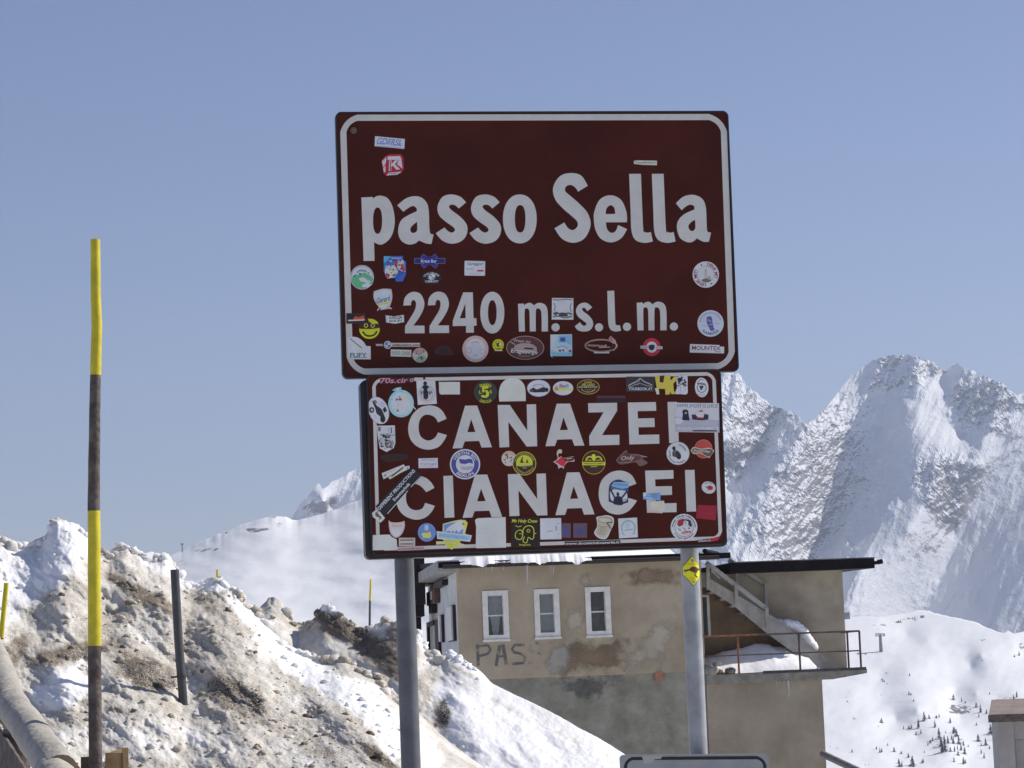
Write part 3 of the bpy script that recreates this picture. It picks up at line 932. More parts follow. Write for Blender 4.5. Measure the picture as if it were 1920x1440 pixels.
add(Z2, SP([(490, 712, 1), (430, 620), (330, 597), (235, 630), (178, 730), (195, 830), (260, 910), (340, 980), (392, 1030), (398, 1075), (360, 1110), (315, 1095), (278, 1042, 1), (190, 1095, 1), (260, 1190), (360, 1225), (460, 1185), (515, 1070), (490, 960), (410, 870), (330, 800), (287, 760), (295, 718), (335, 705), (375, 725), (403, 765, 1)], W))
add(Z2, SP([(843, 1040, 1), (838, 950), (790, 840), (695, 797), (600, 835), (550, 940), (545, 1020), (560, 1110), (610, 1190), (700, 1222), (790, 1185), (845, 1102, 1), (763, 1065, 1), (740, 1120), (702, 1135), (665, 1105), (653, 1041, 1)], W, [spline([(650, 967, 1), (738, 965, 1), (728, 910), (695, 887), (660, 915)], True)]))
l1 = [(862, 605, 1), (968, 604, 1), (988, 1090), (1002, 1125), (1028, 1134), (1058, 1128, 1), (1076, 1213, 1), (1000, 1226), (920, 1200), (884, 1120), (876, 960, 1)]
add(Z2, SP(l1, W)); add(Z2, SP(sh(l1, 204.5), W))
add(Z2, SP([(1283, 870, 1), (1350, 810), (1440, 793), (1520, 830), (1553, 910), (1561, 1080), (1570, 1125), (1600, 1133, 1), (1580, 1215, 1), (1530, 1215), (1472, 1185, 1), (1430, 1218), (1380, 1218), (1320, 1180), (1293, 1100), (1302, 1030), (1355, 970), (1450, 925, 1), (1445, 893), (1410, 882), (1372, 900), (1335, 932, 1)], W, [spline([(1455, 1017, 1), (1457, 1095), (1428, 1120), (1402, 1102), (1397, 1070), (1420, 1040)], True)]))
marks('lettering', upper, Z0, g, NU + 0.0004, 'white lettering passo Sella', 0.00002)
g = []
two = [(638, 520, 1), (650, 450), (690, 405), (740, 390), (800, 410), (835, 480), (830, 550), (790, 630), (733, 710, 1), (838, 710, 1), (840, 782, 1), (653, 783, 1), (655, 715, 1), (705, 635), (748, 560), (758, 500), (745, 472), (725, 470), (713, 490), (710, 518, 1)]
add(Z3, SP(two, W)); add(Z3, SP(sh(two, 232, -2), W))
add(Z3, P([(1205, 395), (1296, 395), (1303, 640), (1330, 640), (1332, 710), (1306, 710), (1306, 776), (1232, 777), (1232, 713), (1105, 714), (1108, 660)], W, [[(1225, 500), (1228, 640), (1172, 641)]]))
add(Z3, (*tri2(el(1481, 587, 114, 198, 40, 2.1), [el(1481, 587, 41, 119, 28, 2.2)]), W))
marks('lettering', upper, Z0, g, NU + 0.0004, 'white figures 2240', 0.00002)
g = []
mm = [(930, 468, 1), (983, 466, 1), (986, 482, 1), (1012, 464), (1042, 460), (1074, 482, 1), (1105, 462), (1140, 461), (1178, 482), (1197, 540), (1200, 717, 1), (1143, 717, 1), (1141, 560), (1128, 518), (1107, 511), (1091, 535), (1090, 717, 1), (1036, 717, 1), (1034, 555), (1024, 516), (1007, 511), (990, 535), (992, 717, 1), (938, 718, 1)]
add(Z4, SP(mm, W)); add(Z4, SP(sh(mm, -1068, 10), W))
add(Z4, E(200, 690, 37, 37, W))
mm2 = g.pop(0)
marks('lettering', upper, Z0, g, NU + 0.0004, 'white letter m with its full stop', 0.00002)
g = [mm2]
for dx, dy in ((591, 690), (843, 685), (1265, 683)): add(Z4, E(dx, dy, 37, 37, W))
add(Z4, SP([(530, 510, 1), (490, 475), (450, 468), (405, 490), (383, 540), (400, 590), (445, 628), (473, 650), (474, 668), (455, 676), (435, 664), (420, 643, 1), (373, 680, 1), (400, 715), (450, 728), (505, 718), (535, 680), (533, 630), (500, 585), (455, 550), (440, 530), (446, 515), (465, 518), (485, 545, 1)], W))
add(Z4, SP([(665, 362, 1), (728, 360, 1), (738, 640), (748, 668), (780, 672, 1), (790, 720, 1), (740, 728), (695, 710), (675, 655), (671, 550, 1)], W))
marks('lettering', upper, Z0, g, NU + 0.0004, 'white lettering s.l.m.', 0.00002)
g = []
C_ = [(918, 522, 1), (880, 450), (820, 400), (735, 385), (640, 410), (560, 490), (523, 610), (545, 730), (620, 810), (725, 840), (830, 815), (890, 750), (922, 690, 1), (830, 663, 1), (800, 715), (745, 745), (690, 735), (645, 690), (630, 610), (645, 530), (690, 485), (745, 483), (800, 510), (830, 560, 1)]
add(Z5, SP(C_, W))
add(Z5, P([(1108, 388), (1232, 386), (1385, 815), (1278, 818), (1253, 750), (1105, 755), (1080, 825), (980, 827)], W, [[(1170, 525), (1215, 658), (1132, 660)]]))
add(Z5, P([(1443, 380), (1568, 380), (1748, 645), (1742, 375), (1838, 373), (1850, 805), (1742, 808), (1553, 553), (1563, 813), (1462, 817)], W))
add(Z6, P([(130, 368), (268, 366), (415, 797), (313, 800), (288, 732), (135, 737), (112, 802), (15, 805)], W, [[(200, 508), (247, 637), (163, 639)]]))
add(Z6, P([(453, 362), (752, 357), (752, 440), (597, 690), (775, 687), (776, 790), (467, 797), (465, 700), (613, 455), (456, 458)], W))
add(Z6, P([(862, 355), (1150, 350), (1155, 440), (963, 444), (966, 519), (1136, 515), (1140, 607), (971, 610), (974, 688), (1185, 684), (1187, 778), (878, 786)], W))
add(Z6, P([(1270, 350), (1370, 348), (1387, 770), (1288, 772)], W))
marks('lettering', lower, Z0, g, NL + 0.0004, 'white lettering CANAZEI', 0.00002)
g = []
add(Z7, SP([(793, 300, 1), (760, 245), (700, 195), (605, 172), (510, 195), (430, 270), (398, 390), (420, 510), (490, 590), (600, 628), (700, 605), (765, 545), (797, 485, 1), (697, 455, 1), (670, 510), (615, 530), (560, 520), (515, 475), (500, 395), (515, 310), (560, 270), (610, 262), (660, 290), (710, 345, 1)], W))
add(Z7, P([(885, 178), (982, 174), (998, 604), (897, 609)], W))
add(Z7, P([(1210, 165), (1335, 163), (1490, 598), (1380, 602), (1358, 535), (1205, 540), (1183, 605), (1083, 608)], W, [[(1272, 308), (1320, 436), (1232, 439)]]))
add(Z7, P([(1548, 160), (1668, 157), (1850, 415), (1842, 155), (1938, 152), (1955, 582), (1850, 585), (1657, 325), (1667, 588), (1565, 592)], W))
add(Z8, P([(235, 142), (365, 140), (520, 572), (412, 576), (388, 508), (238, 513), (217, 578), (118, 582)], W, [[(305, 283), (352, 410), (268, 414)]]))
add(Z8, SP([(950, 258, 1), (910, 180), (850, 137), (765, 122), (670, 150), (590, 230), (562, 350), (585, 470), (660, 550), (765, 575), (860, 545), (922, 482), (957, 430, 1), (865, 403, 1), (840, 450), (785, 475), (725, 460), (680, 405), (668, 345), (685, 270), (730, 225), (785, 220), (830, 240), (862, 290, 1)], W))
add(Z8, P([(1040, 123), (1330, 118), (1333, 205), (1142, 213), (1146, 285), (1315, 282), (1317, 372), (1150, 378), (1152, 462), (1363, 456), (1364, 550), (1060, 556)], W))
add(Z8, P([(1450, 117), (1548, 115), (1565, 543), (1467, 546)], W))
marks('lettering', lower, Z0, g, NL + 0.0004, 'white lettering CIANACEI', 0.00002)
# bolt head
mb = MB()
c = SG.at(*Z1((211, 222)), 0)
mb.tube([c - SG.N * 0.002, c + SG.N * 0.006], 0.0135, mat('rusty_bolt', (0.20, 0.12, 0.10), 0.6, 0.4, 200), 6)
mb.tube([c + SG.N * 0.006, c + SG.N * 0.011], 0.008, MATS['rusty_bolt'], 10)
mb.build('bolt', upper)

# ---- stickers
WH, WB, GR, BK, NV, DK = (172, 171, 173), (172, 174, 190), (140, 140, 140), (24, 22, 26), (52, 50, 110), (40, 20, 20)
def S(board, label, z, shapes):
    return marks('sticker', board, z, shapes, (NU if board is upper else NL) + 0.0012, label)
def moto(x, y, s, c, rot=0):
    """a rider on a motorcycle seen from the side, in print"""
    a = R(rot)
    def q(px, py): return (x + s * (px * math.cos(a) - py * math.sin(a)), y + s * (px * math.sin(a) + py * math.cos(a)))
    return [RG(*q(-.55, .4), .36 * s, .36 * s, .1 * s, c, n=16), RG(*q(.6, .4), .36 * s, .36 * s, .1 * s, c, n=16),
            P([q(-.6, .3), q(-.35, -.15), q(.1, -.3), q(.45, -.1), q(.7, .35), q(.1, .4), q(-.2, .45)], c), E(*q(-.1, -.8), .2 * s, .2 * s, c),
            P([q(-.2, -.65), q(.25, -.55), q(.35, -.05), q(-.1, .05), q(-.5, -.25)], c)]
# upper board
S(upper, 'white strip with blue graffiti lettering above the red cube', Z1, [P([(410, 272), (685, 298), (680, 390), (405, 365)], (170, 182, 205)), T('GDFRSL', 545, 325, 235, 62, (88, 108, 165), 5, .25), L([(425, 345), (520, 338), (600, 352), (660, 342)], 7, (88, 108, 165)), L([(420, 362), (670, 380)], 3, (88, 108, 165))])
S(upper, 'red and white letter cube in the top left corner', Z1, [P([(468, 500), (500, 458), (545, 438), (648, 438), (672, 470), (677, 575), (650, 612), (520, 642), (490, 620)], (135, 24, 45)), P([(527, 460), (640, 456), (655, 490), (525, 492)], WH), P([(527, 492), (640, 490), (664, 575), (520, 600)], (135, 24, 45)),
  P([(540, 497), (562, 497), (562, 530), (592, 497), (628, 493), (592, 530), (640, 578), (606, 582), (575, 545), (560, 555), (560, 590), (536, 594)], WH), P([(632, 490), (652, 490), (664, 570), (648, 560), (612, 532)], WH), P([(548, 503), (556, 503), (556, 588), (546, 590)], (120, 20, 40)), P([(474, 505), (515, 465), (510, 520), (484, 560)], WH), P([(484, 570), (506, 540), (506, 600), (492, 608)], WH), P([(535, 610), (655, 600), (615, 628), (515, 634)], WH), L([(540, 620), (620, 614)], 5, (135, 24, 45))])
S(upper, 'tiny pale torn strip above the double l', Z2, [P([(905, 488), (925, 483), (1113, 486), (1112, 527), (985, 524), (905, 515)], (160, 156, 150)), T('ewellnetica.it', 1025, 502, 160, 20, (105, 100, 98)), RG(928, 500, 12, 12, 4, (105, 100, 98))])
S(upper, 'round sticker of a green valley under a pale blue sky', Z3, [E(247, 252, 112, 116, (182, 192, 192)), RG(247, 252, 106, 110, 4, (60, 90, 95)), E(247, 252, 100, 104, (150, 188, 212)),
  SP([(152, 262), (180, 225), (215, 232), (260, 210), (300, 225), (330, 240), (347, 265), (335, 310), (300, 345), (240, 355), (185, 335), (158, 300)], (70, 138, 104)), P([(215, 262), (260, 250), (300, 280), (330, 290), (310, 315), (345, 320), (300, 348), (250, 345), (245, 325), (290, 305), (230, 290)], (175, 190, 185)), AT('AUTOBAHN', 247, 260, 72, -5, 78, 20, (45, 60, 110)), L([(160, 250), (185, 236)], 9, (45, 60, 110)), L([(300, 210), (318, 214)], 8, (45, 60, 110)), E(228, 222, 12, 8, (45, 60, 90))])
S(upper, 'square colourful cartoon sticker, blue and white with red bits', Z3, [P([(452, 52), (632, 50), (638, 95), (662, 100), (664, 225), (632, 292), (565, 293), (560, 262), (475, 255), (452, 190)], (46, 84, 150)), P([(452, 52), (520, 52), (470, 110), (452, 115)], (70, 130, 170)), P([(470, 140), (560, 140), (590, 200), (560, 250), (490, 265), (462, 210)], (165, 172, 160)), P([(550, 95), (640, 90), (655, 200), (600, 190), (560, 140)], (150, 148, 165)), P([(555, 90), (585, 95), (580, 165), (558, 150)], (140, 40, 60)), P([(610, 130), (640, 125), (655, 190), (625, 200)], (150, 40, 55)), P([(470, 210), (510, 225), (500, 262), (478, 250)], (140, 50, 50))]
  + SCAT(3, 470, 90, 640, 245, 34, 5, 13, [(24, 24, 40), (30, 50, 40), (160, 165, 160), (60, 100, 70), (40, 50, 110)]) + [P([(565, 255), (650, 205), (662, 225), (630, 290), (568, 290)], (44, 74, 150)), L([(525, 70), (620, 75)], 14, (120, 120, 200))])
S(upper, 'dark blue cross shaped banner beside the cartoon square', Z3, [L([(815, 45), (955, 152)], 40, (90, 90, 150)), L([(950, 45), (820, 152)], 40, (90, 90, 150)), L([(818, 47), (952, 150)], 32, (34, 34, 100)), L([(947, 47), (823, 150)], 32, (34, 34, 100)), RC(888, 97, 292, 54, (90, 90, 150)), RC(888, 97, 284, 46, (30, 28, 74)), E(885, 97, 62, 42, (34, 34, 110)), T('Krass Bur', 880, 98, 150, 30, (150, 160, 215))])
S(upper, 'black oval sticker with white arched lettering', Z3, [E(905, 258, 98, 62, BK), AT('STAR CRUISER', 905, 270, 76, 0, 128, 22, (185, 185, 188), ry=58), E(905, 248, 38, 36, (90, 92, 95)), SP([(880, 262), (890, 225), (925, 218), (940, 245), (925, 268), (900, 275)], (165, 168, 165)), E(900, 238, 8, 6, BK), L([(905, 262), (935, 255)], 8, BK), T('COMMUNITY', 907, 291, 128, 22, (185, 185, 188))])
S(upper, 'white label with blackletter heading and small red bar', Z3, [RC(1315, 167, 195, 140, (170, 168, 178), 1, 8), T('Gregor', 1320, 128, 150, 34, (82, 90, 118)), RC(1368, 190, 58, 15, (130, 30, 45), -1), L([(1232, 172), (1305, 174)], 8, (125, 122, 150)), L([(1255, 220), (1375, 222)], 5, (130, 130, 150))])
S(upper, 'round white sticker with red ring lettering and a grey motif', Z4, [E(1552, 215, 119, 119, (186, 182, 186)), RG(1552, 215, 74, 74, 3, (120, 110, 115)), AT('DENK MIT', 1552, 215, 94, 60, 104, 30, (104, 34, 46)), AT('LENK MIT!', 1552, 215, 94, -122, 118, 30, (104, 34, 46)), E(1513, 130, 7, 7, (70, 30, 40)), E(1604, 296, 7, 7, (70, 30, 40)), SP([(1545, 240), (1538, 200), (1555, 160), (1570, 195), (1562, 240)], (150, 148, 146)), SP([(1515, 265), (1555, 250), (1600, 262), (1580, 280), (1540, 282)], (80, 76, 78)), SP([(1575, 262), (1572, 235), (1588, 228), (1598, 255)], (130, 126, 126)), L([(1550, 165), (1552, 238)], 3, (110, 106, 106))])
S(upper, 'round pale blue sticker with a dark blue figure', Z4, [E(1595, 655, 119, 120, (142, 152, 178)), AT('KATZEN STATION', 1595, 655, 96, -5, 150, 16, (95, 105, 135)), AT('RAMIFER', 1595, 655, 92, 178, 100, 26, (72, 82, 120), True), SP([(1560, 600, 1), (1580, 590), (1605, 598), (1612, 640), (1622, 690), (1632, 710), (1600, 722), (1580, 690), (1562, 650)], (66, 70, 128)), L([(1570, 620), (1600, 640)], 6, (142, 152, 178)), L([(1582, 668), (1612, 660)], 5, (142, 152, 178)), L([(1518, 672), (1560, 680)], 5, (110, 118, 150)), L([(1630, 655), (1675, 660)], 5, (110, 118, 150))])
S(upper, 'white strip with dark red capitals, bottom right corner', Z4, [P([(1410, 840), (1675, 849), (1679, 862), (1718, 865), (1716, 925), (1407, 917)], (172, 168, 172)), T('MOUNTEX', 1556, 877, 258, 38, (98, 52, 62), 1.5), L([(1636, 910), (1690, 912)], 5, (60, 40, 50))])
S(upper, 'white patterned square stuck over the first full stop', Z4, [P([(168, 425), (360, 428), (360, 622), (165, 620)], (176, 175, 178))] + [L([(176, 440), (230, 444), (290, 439), (350, 443)], 9, (84, 84, 88), True), L([(184, 470), (196, 500), (188, 545)], 8, (96, 96, 100), True), L([(344, 470), (332, 510), (342, 550)], 8, (96, 96, 100), True), L([(180, 566), (215, 560), (260, 578), (310, 562), (350, 574)], 14, (70, 70, 74), True), L([(178, 596), (230, 590), (285, 602), (348, 592)], 12, (84, 84, 88), True), SP([(230, 585), (262, 550), (300, 566), (306, 590)], (50, 50, 54)), SP([(185, 575), (205, 548), (214, 580)], (60, 60, 64))] + [E(262, 508, 62, 42, (160, 172, 200)), L([(212, 545), (300, 555)], 12, (178, 178, 182))])
S(upper, 'square pale blue picture sticker below the full stop', Z4, [P([(153, 755), (348, 752), (350, 950), (153, 950)], (128, 160, 185)), P([(153, 757), (215, 756), (190, 830), (170, 890), (153, 900)], (172, 180, 180)), P([(235, 765), (345, 760), (340, 850), (300, 830), (220, 825)], (98, 136, 180)), RC(265, 800, 46, 36, (45, 60, 120)), P([(170, 880), (260, 850), (345, 885), (345, 915), (200, 912)], (165, 180, 190)), L([(215, 875), (260, 855), (310, 880)], 7, (80, 110, 140)), E(240, 900, 12, 10, (40, 60, 110)), P([(258, 888), (280, 888), (268, 915)], (30, 55, 110)), E(330, 902, 12, 12, (70, 60, 120)), P([(153, 915), (348, 918), (350, 950), (156, 950)], (100, 150, 185)), P([(155, 915), (172, 930), (165, 948), (178, 966), (156, 950)], (190, 200, 205))])
S(upper, 'outlined oval emblem with a small figure at its right end', Z4, [RG(610, 855, 148, 60, 6, (150, 128, 124)), RG(610, 855, 136, 50, 3, (150, 128, 124)), RC(615, 917, 140, 14, (160, 148, 150)), T('escarmundi', 575, 852, 170, 26, (140, 122, 120), 3), L([(590, 872), (690, 868)], 8, (140, 122, 120)), SP([(680, 800), (695, 768), (715, 785), (735, 800), (745, 830), (715, 835)], (140, 110, 110)), L([(735, 820), (752, 862), (720, 900)], 8, (160, 130, 130)), SP([(700, 850), (725, 840), (740, 860), (722, 890), (705, 880)], (30, 16, 18)), L([(695, 780), (705, 815)], 5, DK)])
S(upper, 'red and white underground style roundel', Z4, [E(1065, 868, 80, 82, (140, 32, 48)), E(1066, 868, 48, 50, (178, 176, 178)), P([(965, 855), (1163, 862), (1162, 886), (965, 880)], (182, 178, 178)), SP([(1040, 850, 1), (1085, 846), (1092, 870), (1080, 892), (1058, 896), (1040, 880)], (34, 30, 36)), T('MIND', 1004, 868, 64, 14, (84, 78, 82), 1), T('THE GAP', 1128, 873, 56, 12, (84, 78, 82), 1)])
S(upper, 'small shield with blue sky, script and yellow band', Z3, [SP([(358, 385, 1), (440, 360), (525, 364, 1), (534, 440), (515, 515), (490, 548), (440, 556), (395, 522), (356, 450)], (160, 138, 142)), SP([(368, 392, 1), (440, 370), (515, 374, 1), (522, 440), (505, 500), (480, 535), (440, 542), (402, 512), (368, 450)], (142, 178, 200)), P([(385, 470), (520, 430), (512, 480), (400, 515)], (165, 160, 185)), T('Gerard', 448, 462, 130, 50, (70, 76, 120), -14, .3), P([(398, 505), (502, 482), (500, 502), (408, 526)], (190, 188, 50)), E(445, 530, 36, 20, (176, 172, 186)), L([(392, 568), (415, 535)], 12, (160, 138, 142)), L([(528, 552), (495, 530)], 12, (160, 138, 142)), L([(420, 560), (480, 548), (510, 545)], 9, (170, 150, 155))])
S(upper, 'dark strip with an orange blaze on the left border', Z3, [RC(188, 642, 182, 100, (52, 22, 22)), P([(105, 600), (190, 600), (170, 650), (105, 655)], (24, 22, 30)), SP([(160, 652, 1), (185, 622), (215, 632), (262, 614, 1), (272, 652, 1)], (176, 66, 40)), P([(115, 655), (272, 650), (268, 662), (118, 668)], (175, 165, 160))])
S(upper, 'yellow smiling face wearing a dark bandit mask', Z3, [E(317, 740, 98, 96, (205, 196, 24)), SP([(212, 740, 1), (212, 640, 1), (300, 640, 1), (312, 668), (345, 690), (400, 690, 1), (418, 730, 1), (330, 742)], (44, 20, 18)), SP([(305, 648, 1), (350, 648), (390, 672), (402, 692, 1), (350, 684), (315, 672)], (205, 196, 24)), RG(284, 709, 20, 20, 7, (180, 170, 60)), RG(348, 709, 20, 20, 7, (180, 170, 60)), L([(252, 768), (285, 802), (325, 808), (365, 795), (388, 762)], 15, (34, 24, 14), True)])
S(upper, 'white open book shaped label with two rows of capitals', Z3, [P([(470, 612), (548, 622), (642, 608), (646, 676), (560, 692), (475, 680)], (172, 168, 172)), T('RADLER', 568, 634, 122, 24, (44, 38, 42), -2), T('ECK.EU', 566, 664, 118, 20, (44, 38, 42), -4), L([(484, 628), (484, 672)], 4, (120, 116, 120))])
S(upper, 'white sticker with a feather and green serif capitals', Z3, [SP([(108, 828, 1), (150, 815), (210, 825), (262, 865), (285, 903, 1), (328, 905, 1), (330, 1030, 1), (160, 1028, 1), (118, 1005, 1)], (172, 170, 170)), L([(134, 832), (190, 880), (245, 922)], 8, (70, 66, 68)), L([(190, 940), (230, 945), (272, 935)], 7, (150, 148, 150)), T('FUFY', 212, 990, 158, 42, (58, 82, 78)), L([(135, 1011), (290, 1013)], 4, (58, 82, 78))])
S(upper, 'web address strip with a round blue and white emblem', Z3, [RC(660, 892, 272, 36, (150, 148, 150)), T('selliacletica.com', 664, 893, 258, 24, (36, 28, 34)), T('www.', 412, 894, 70, 22, (170, 166, 170)), E(490, 893, 36, 38, (176, 176, 180)), RG(490, 893, 28, 30, 4, (40, 40, 50)), RG(490, 893, 22, 24, 22, (60, 90, 150), 90, 180, 8), RG(490, 893, 22, 24, 22, (60, 90, 150), 270, 360, 8)])
S(upper, 'pale rectangular label with thin grey capitals', Z3, [RC(616, 971, 196, 66, (162, 163, 160), 1.5), T('FADE CRISIS', 618, 970, 178, 34, (112, 114, 112), 1.5)])
S(upper, 'round shimmering holographic sticker at the bottom left', Z3, [E(796, 990, 72, 71, (150, 150, 146)), RG(796, 990, 72, 71, 58, (140, 118, 112), -70, 60, 16), RG(796, 990, 72, 71, 46, (120, 140, 118), 110, 230, 16)] + SCAT(11, 755, 950, 840, 1030, 26, 4, 11, [(44, 46, 50), (165, 165, 168), (90, 92, 96)]))
S(upper, 'dark scuffed patch where a sticker was torn away', Z3, [SP([(925, 960), (980, 905), (1060, 905), (1095, 940), (1110, 990), (1020, 990), (960, 985)], (42, 17, 16)), RC(1020, 945, 80, 50, (30, 13, 14))])
S(upper, 'large round pink rimmed sticker with a thin bicycle', Z3, [E(1321, 931, 124, 126, (170, 132, 132)), E(1321, 932, 94, 98, (178, 172, 184)), RG(1262, 942, 26, 28, 4, (120, 110, 120)), RG(1385, 955, 24, 26, 4, (130, 120, 130)), AT('RENNRAD', 1321, 940, 76, 0, 60, 13, (120, 112, 122)), T('2009', 1318, 990, 42, 14, (130, 122, 130)), L([(1262, 942), (1300, 890), (1365, 900), (1385, 955)], 3, (150, 142, 152)), L([(1300, 890), (1330, 945), (1365, 900)], 3, (150, 142, 152))])
S(upper, 'small round yellow sticker with a black squiggle', Z3, [E(1536, 894, 54, 56, (196, 178, 22)), RG(1536, 894, 42, 44, 6, (120, 105, 20)), SP([(1520, 890), (1540, 868), (1556, 885), (1550, 905), (1530, 912)], (60, 50, 30)), E(1555, 888, 12, 12, (175, 170, 160)), L([(1515, 872), (1535, 890)], 6, (34, 28, 18)), L([(1520, 930), (1560, 925)], 8, (70, 60, 24)), RC(1540, 946, 74, 9, (180, 165, 120))])
Zp = Z(940, 620, 0.2)
S(upper, 'dark oval sticker with grey script around a pale car', Zp, [E(224, 160, 178, 112, (132, 112, 112)), E(224, 160, 172, 106, (66, 38, 38)), SP([(120, 150), (180, 120), (280, 125), (330, 160), (320, 200), (240, 205), (150, 195)], (130, 118, 122)), T('Erzgebirge', 215, 200, 250, 50, (168, 156, 156), 4, .2), T('Westi Air', 195, 98, 170, 26, (140, 125, 125), 6), L([(215, 165), (300, 170)], 16, (40, 26, 30)), L([(160, 238), (270, 240)], 8, (110, 92, 90)), L([(85, 105), (130, 130)], 8, (140, 125, 125))])

# lower board
def arcband(cx, cy, r, a0, a1, wd, c): return RG(cx, cy, r, r, wd, c, a0, a1, 16)
S(lower, 'pink slanted lettering across the top left border', Z5, [P([(235, 110), (580, 92), (585, 145), (235, 165)], (46, 20, 22)), T('70s.cir', 378, 128, 286, 56, (150, 104, 132), -1, .25), RG(558, 125, 18, 18, 8, (165, 130, 150))])
S(lower, 'white upright card with a black motorcyclist in a ring', Z5, [P([(606, 132), (800, 125), (818, 368), (622, 380)], (176, 172, 182)), P([(598, 95), (660, 105), (650, 125), (605, 128)], (150, 144, 150)), P([(675, 92), (700, 95), (698, 118), (678, 118)], (30, 26, 30)), RG(714, 272, 86, 88, 6, (120, 116, 124)), RG(714, 272, 62, 64, 5, (120, 116, 124)), RG(714, 272, 84, 86, 20, (150, 146, 154), 100, 260), E(698, 158, 18, 20, BK), SP([(665, 205, 1), (680, 180), (715, 178), (740, 200, 1), (720, 215), (730, 262), (722, 318, 1), (698, 318, 1), (678, 262), (684, 218)], BK), E(705, 290, 26, 34, (34, 32, 38)), L([(670, 240), (655, 280)], 10, (60, 58, 62)), L([(735, 240), (752, 280)], 10, (60, 58, 62)), E(660, 250, 13, 13, (100, 98, 104)), E(760, 250, 13, 13, (100, 98, 104))])
S(lower, 'blank silver rectangle with a peeling corner', Z5, [P([(838, 143), (1055, 143), (1055, 272), (862, 272), (842, 250)], (158, 158, 158)), P([(842, 238), (890, 272), (862, 274), (845, 262)], (200, 200, 200)), P([(905, 143), (985, 143), (955, 152), (925, 150)], (185, 185, 185))])
S(lower, 'dark green disc with a large yellow figure five', Z5, [E(1318, 248, 120, 116, (40, 44, 38)), P([(1283, 190), (1345, 186), (1348, 210), (1306, 212), (1304, 228), (1335, 226), (1355, 250), (1354, 285), (1330, 306), (1285, 302), (1270, 285), (1290, 276), (1318, 284), (1328, 262), (1316, 248), (1284, 252)], (196, 186, 34)), AT('FRANKEN', 1318, 290, 116, 0, 58, 32, (176, 170, 40)), AT('LIONS CLUB', 1318, 235, 112, 180, 62, 28, (176, 170, 40), True), T('L', 1266, 248, 24, 32, (190, 182, 60)), T('S', 1372, 245, 24, 32, (190, 182, 60)), E(1312, 248, 10, 10, (60, 60, 40))])
S(lower, 'pale grey arch shaped sticker with a ring painted to look embossed', Z5, [SP([(1460, 345, 1), (1456, 250), (1480, 165), (1540, 112), (1600, 102), (1660, 115), (1712, 165), (1730, 240), (1732, 340, 1)], (160, 160, 158)), RG(1600, 242, 72, 86, 6, (150, 150, 148)), RG(1603, 244, 70, 84, 3, (172, 172, 170)), L([(1480, 260), (1510, 300), (1520, 335)], 6, (172, 172, 170)), L([(1695, 300), (1705, 330)], 8, (174, 174, 172))])  # light and shade of the emboss painted as a paler and a darker ring
Zq = Z(940, 690, 0.2)
S(lower, 'white oval sticker with a black motorcycle outline', Zq, [E(350, 190, 112, 82, (80, 76, 96)), E(350, 190, 106, 77, (178, 176, 184)), AT('MOTOCLUB', 350, 200, 62, 0, 110, 14, (70, 70, 110), ry=46), SP([(270, 205), (300, 185), (330, 200), (360, 192), (400, 180), (430, 205), (405, 225), (350, 228), (300, 228)], (30, 30, 38)), E(425, 205, 16, 20, (30, 30, 38)), E(280, 212, 16, 16, (60, 60, 70))])
S(lower, 'bright oval sticker with a beach and yellow sand', Z6, [E(196, 208, 105, 73, (180, 182, 186)), E(196, 208, 98, 67, (150, 176, 205)), P([(105, 200), (170, 195), (250, 205), (292, 215), (280, 238), (150, 235), (100, 222)], (176, 178, 84)), P([(108, 220), (130, 180), (145, 215), (150, 235)], (160, 100, 70)), SP([(115, 235), (200, 230), (275, 238), (240, 268), (196, 275), (150, 265)], (176, 170, 192)), T('Beach', 208, 182, 92, 38, (80, 96, 150), -4, .3), RC(172, 178, 26, 20, (150, 90, 90))])
S(lower, 'dark oval sticker with gold rim and gold lettering', Z6, [E(455, 195, 117, 76, (150, 134, 60)), E(455, 195, 112, 71, (40, 24, 18)), T('CAFFE', 452, 148, 76, 18, (150, 138, 60)), T('DEL LAGO', 455, 172, 130, 24, (165, 150, 60)), T('BIKER MEETING POINT', 455, 196, 194, 13, (176, 168, 150)), AT('www.bikercaffe.it', 455, 170, 88, 180, 110, 14, (160, 148, 100), True, 76), T('2240', 455, 222, 60, 12, (110, 96, 50))])
S(lower, 'faint dark strip with a thin red line over the Z', Z6, [RC(690, 315, 300, 74, (38, 20, 24)), RC(690, 298, 290, 10, (90, 36, 46)), RC(690, 330, 296, 22, (26, 18, 24))])
S(lower, 'charcoal sticker with white mountain outline and capitals', Z6, [RC(990, 165, 288, 152, (52, 46, 54)), RC(990, 165, 276, 140, (38, 36, 44)), L([(865, 185), (905, 160), (950, 140), (990, 106), (1030, 140), (1080, 160), (1115, 180)], 11, (130, 132, 136)), L([(880, 195), (940, 172), (990, 158), (1040, 176), (1105, 190)], 9, (104, 106, 112)), L([(930, 160), (960, 175), (985, 120)], 6, (110, 112, 118)), T('TOURBOOK.AT', 992, 214, 246, 30, (192, 192, 194))])
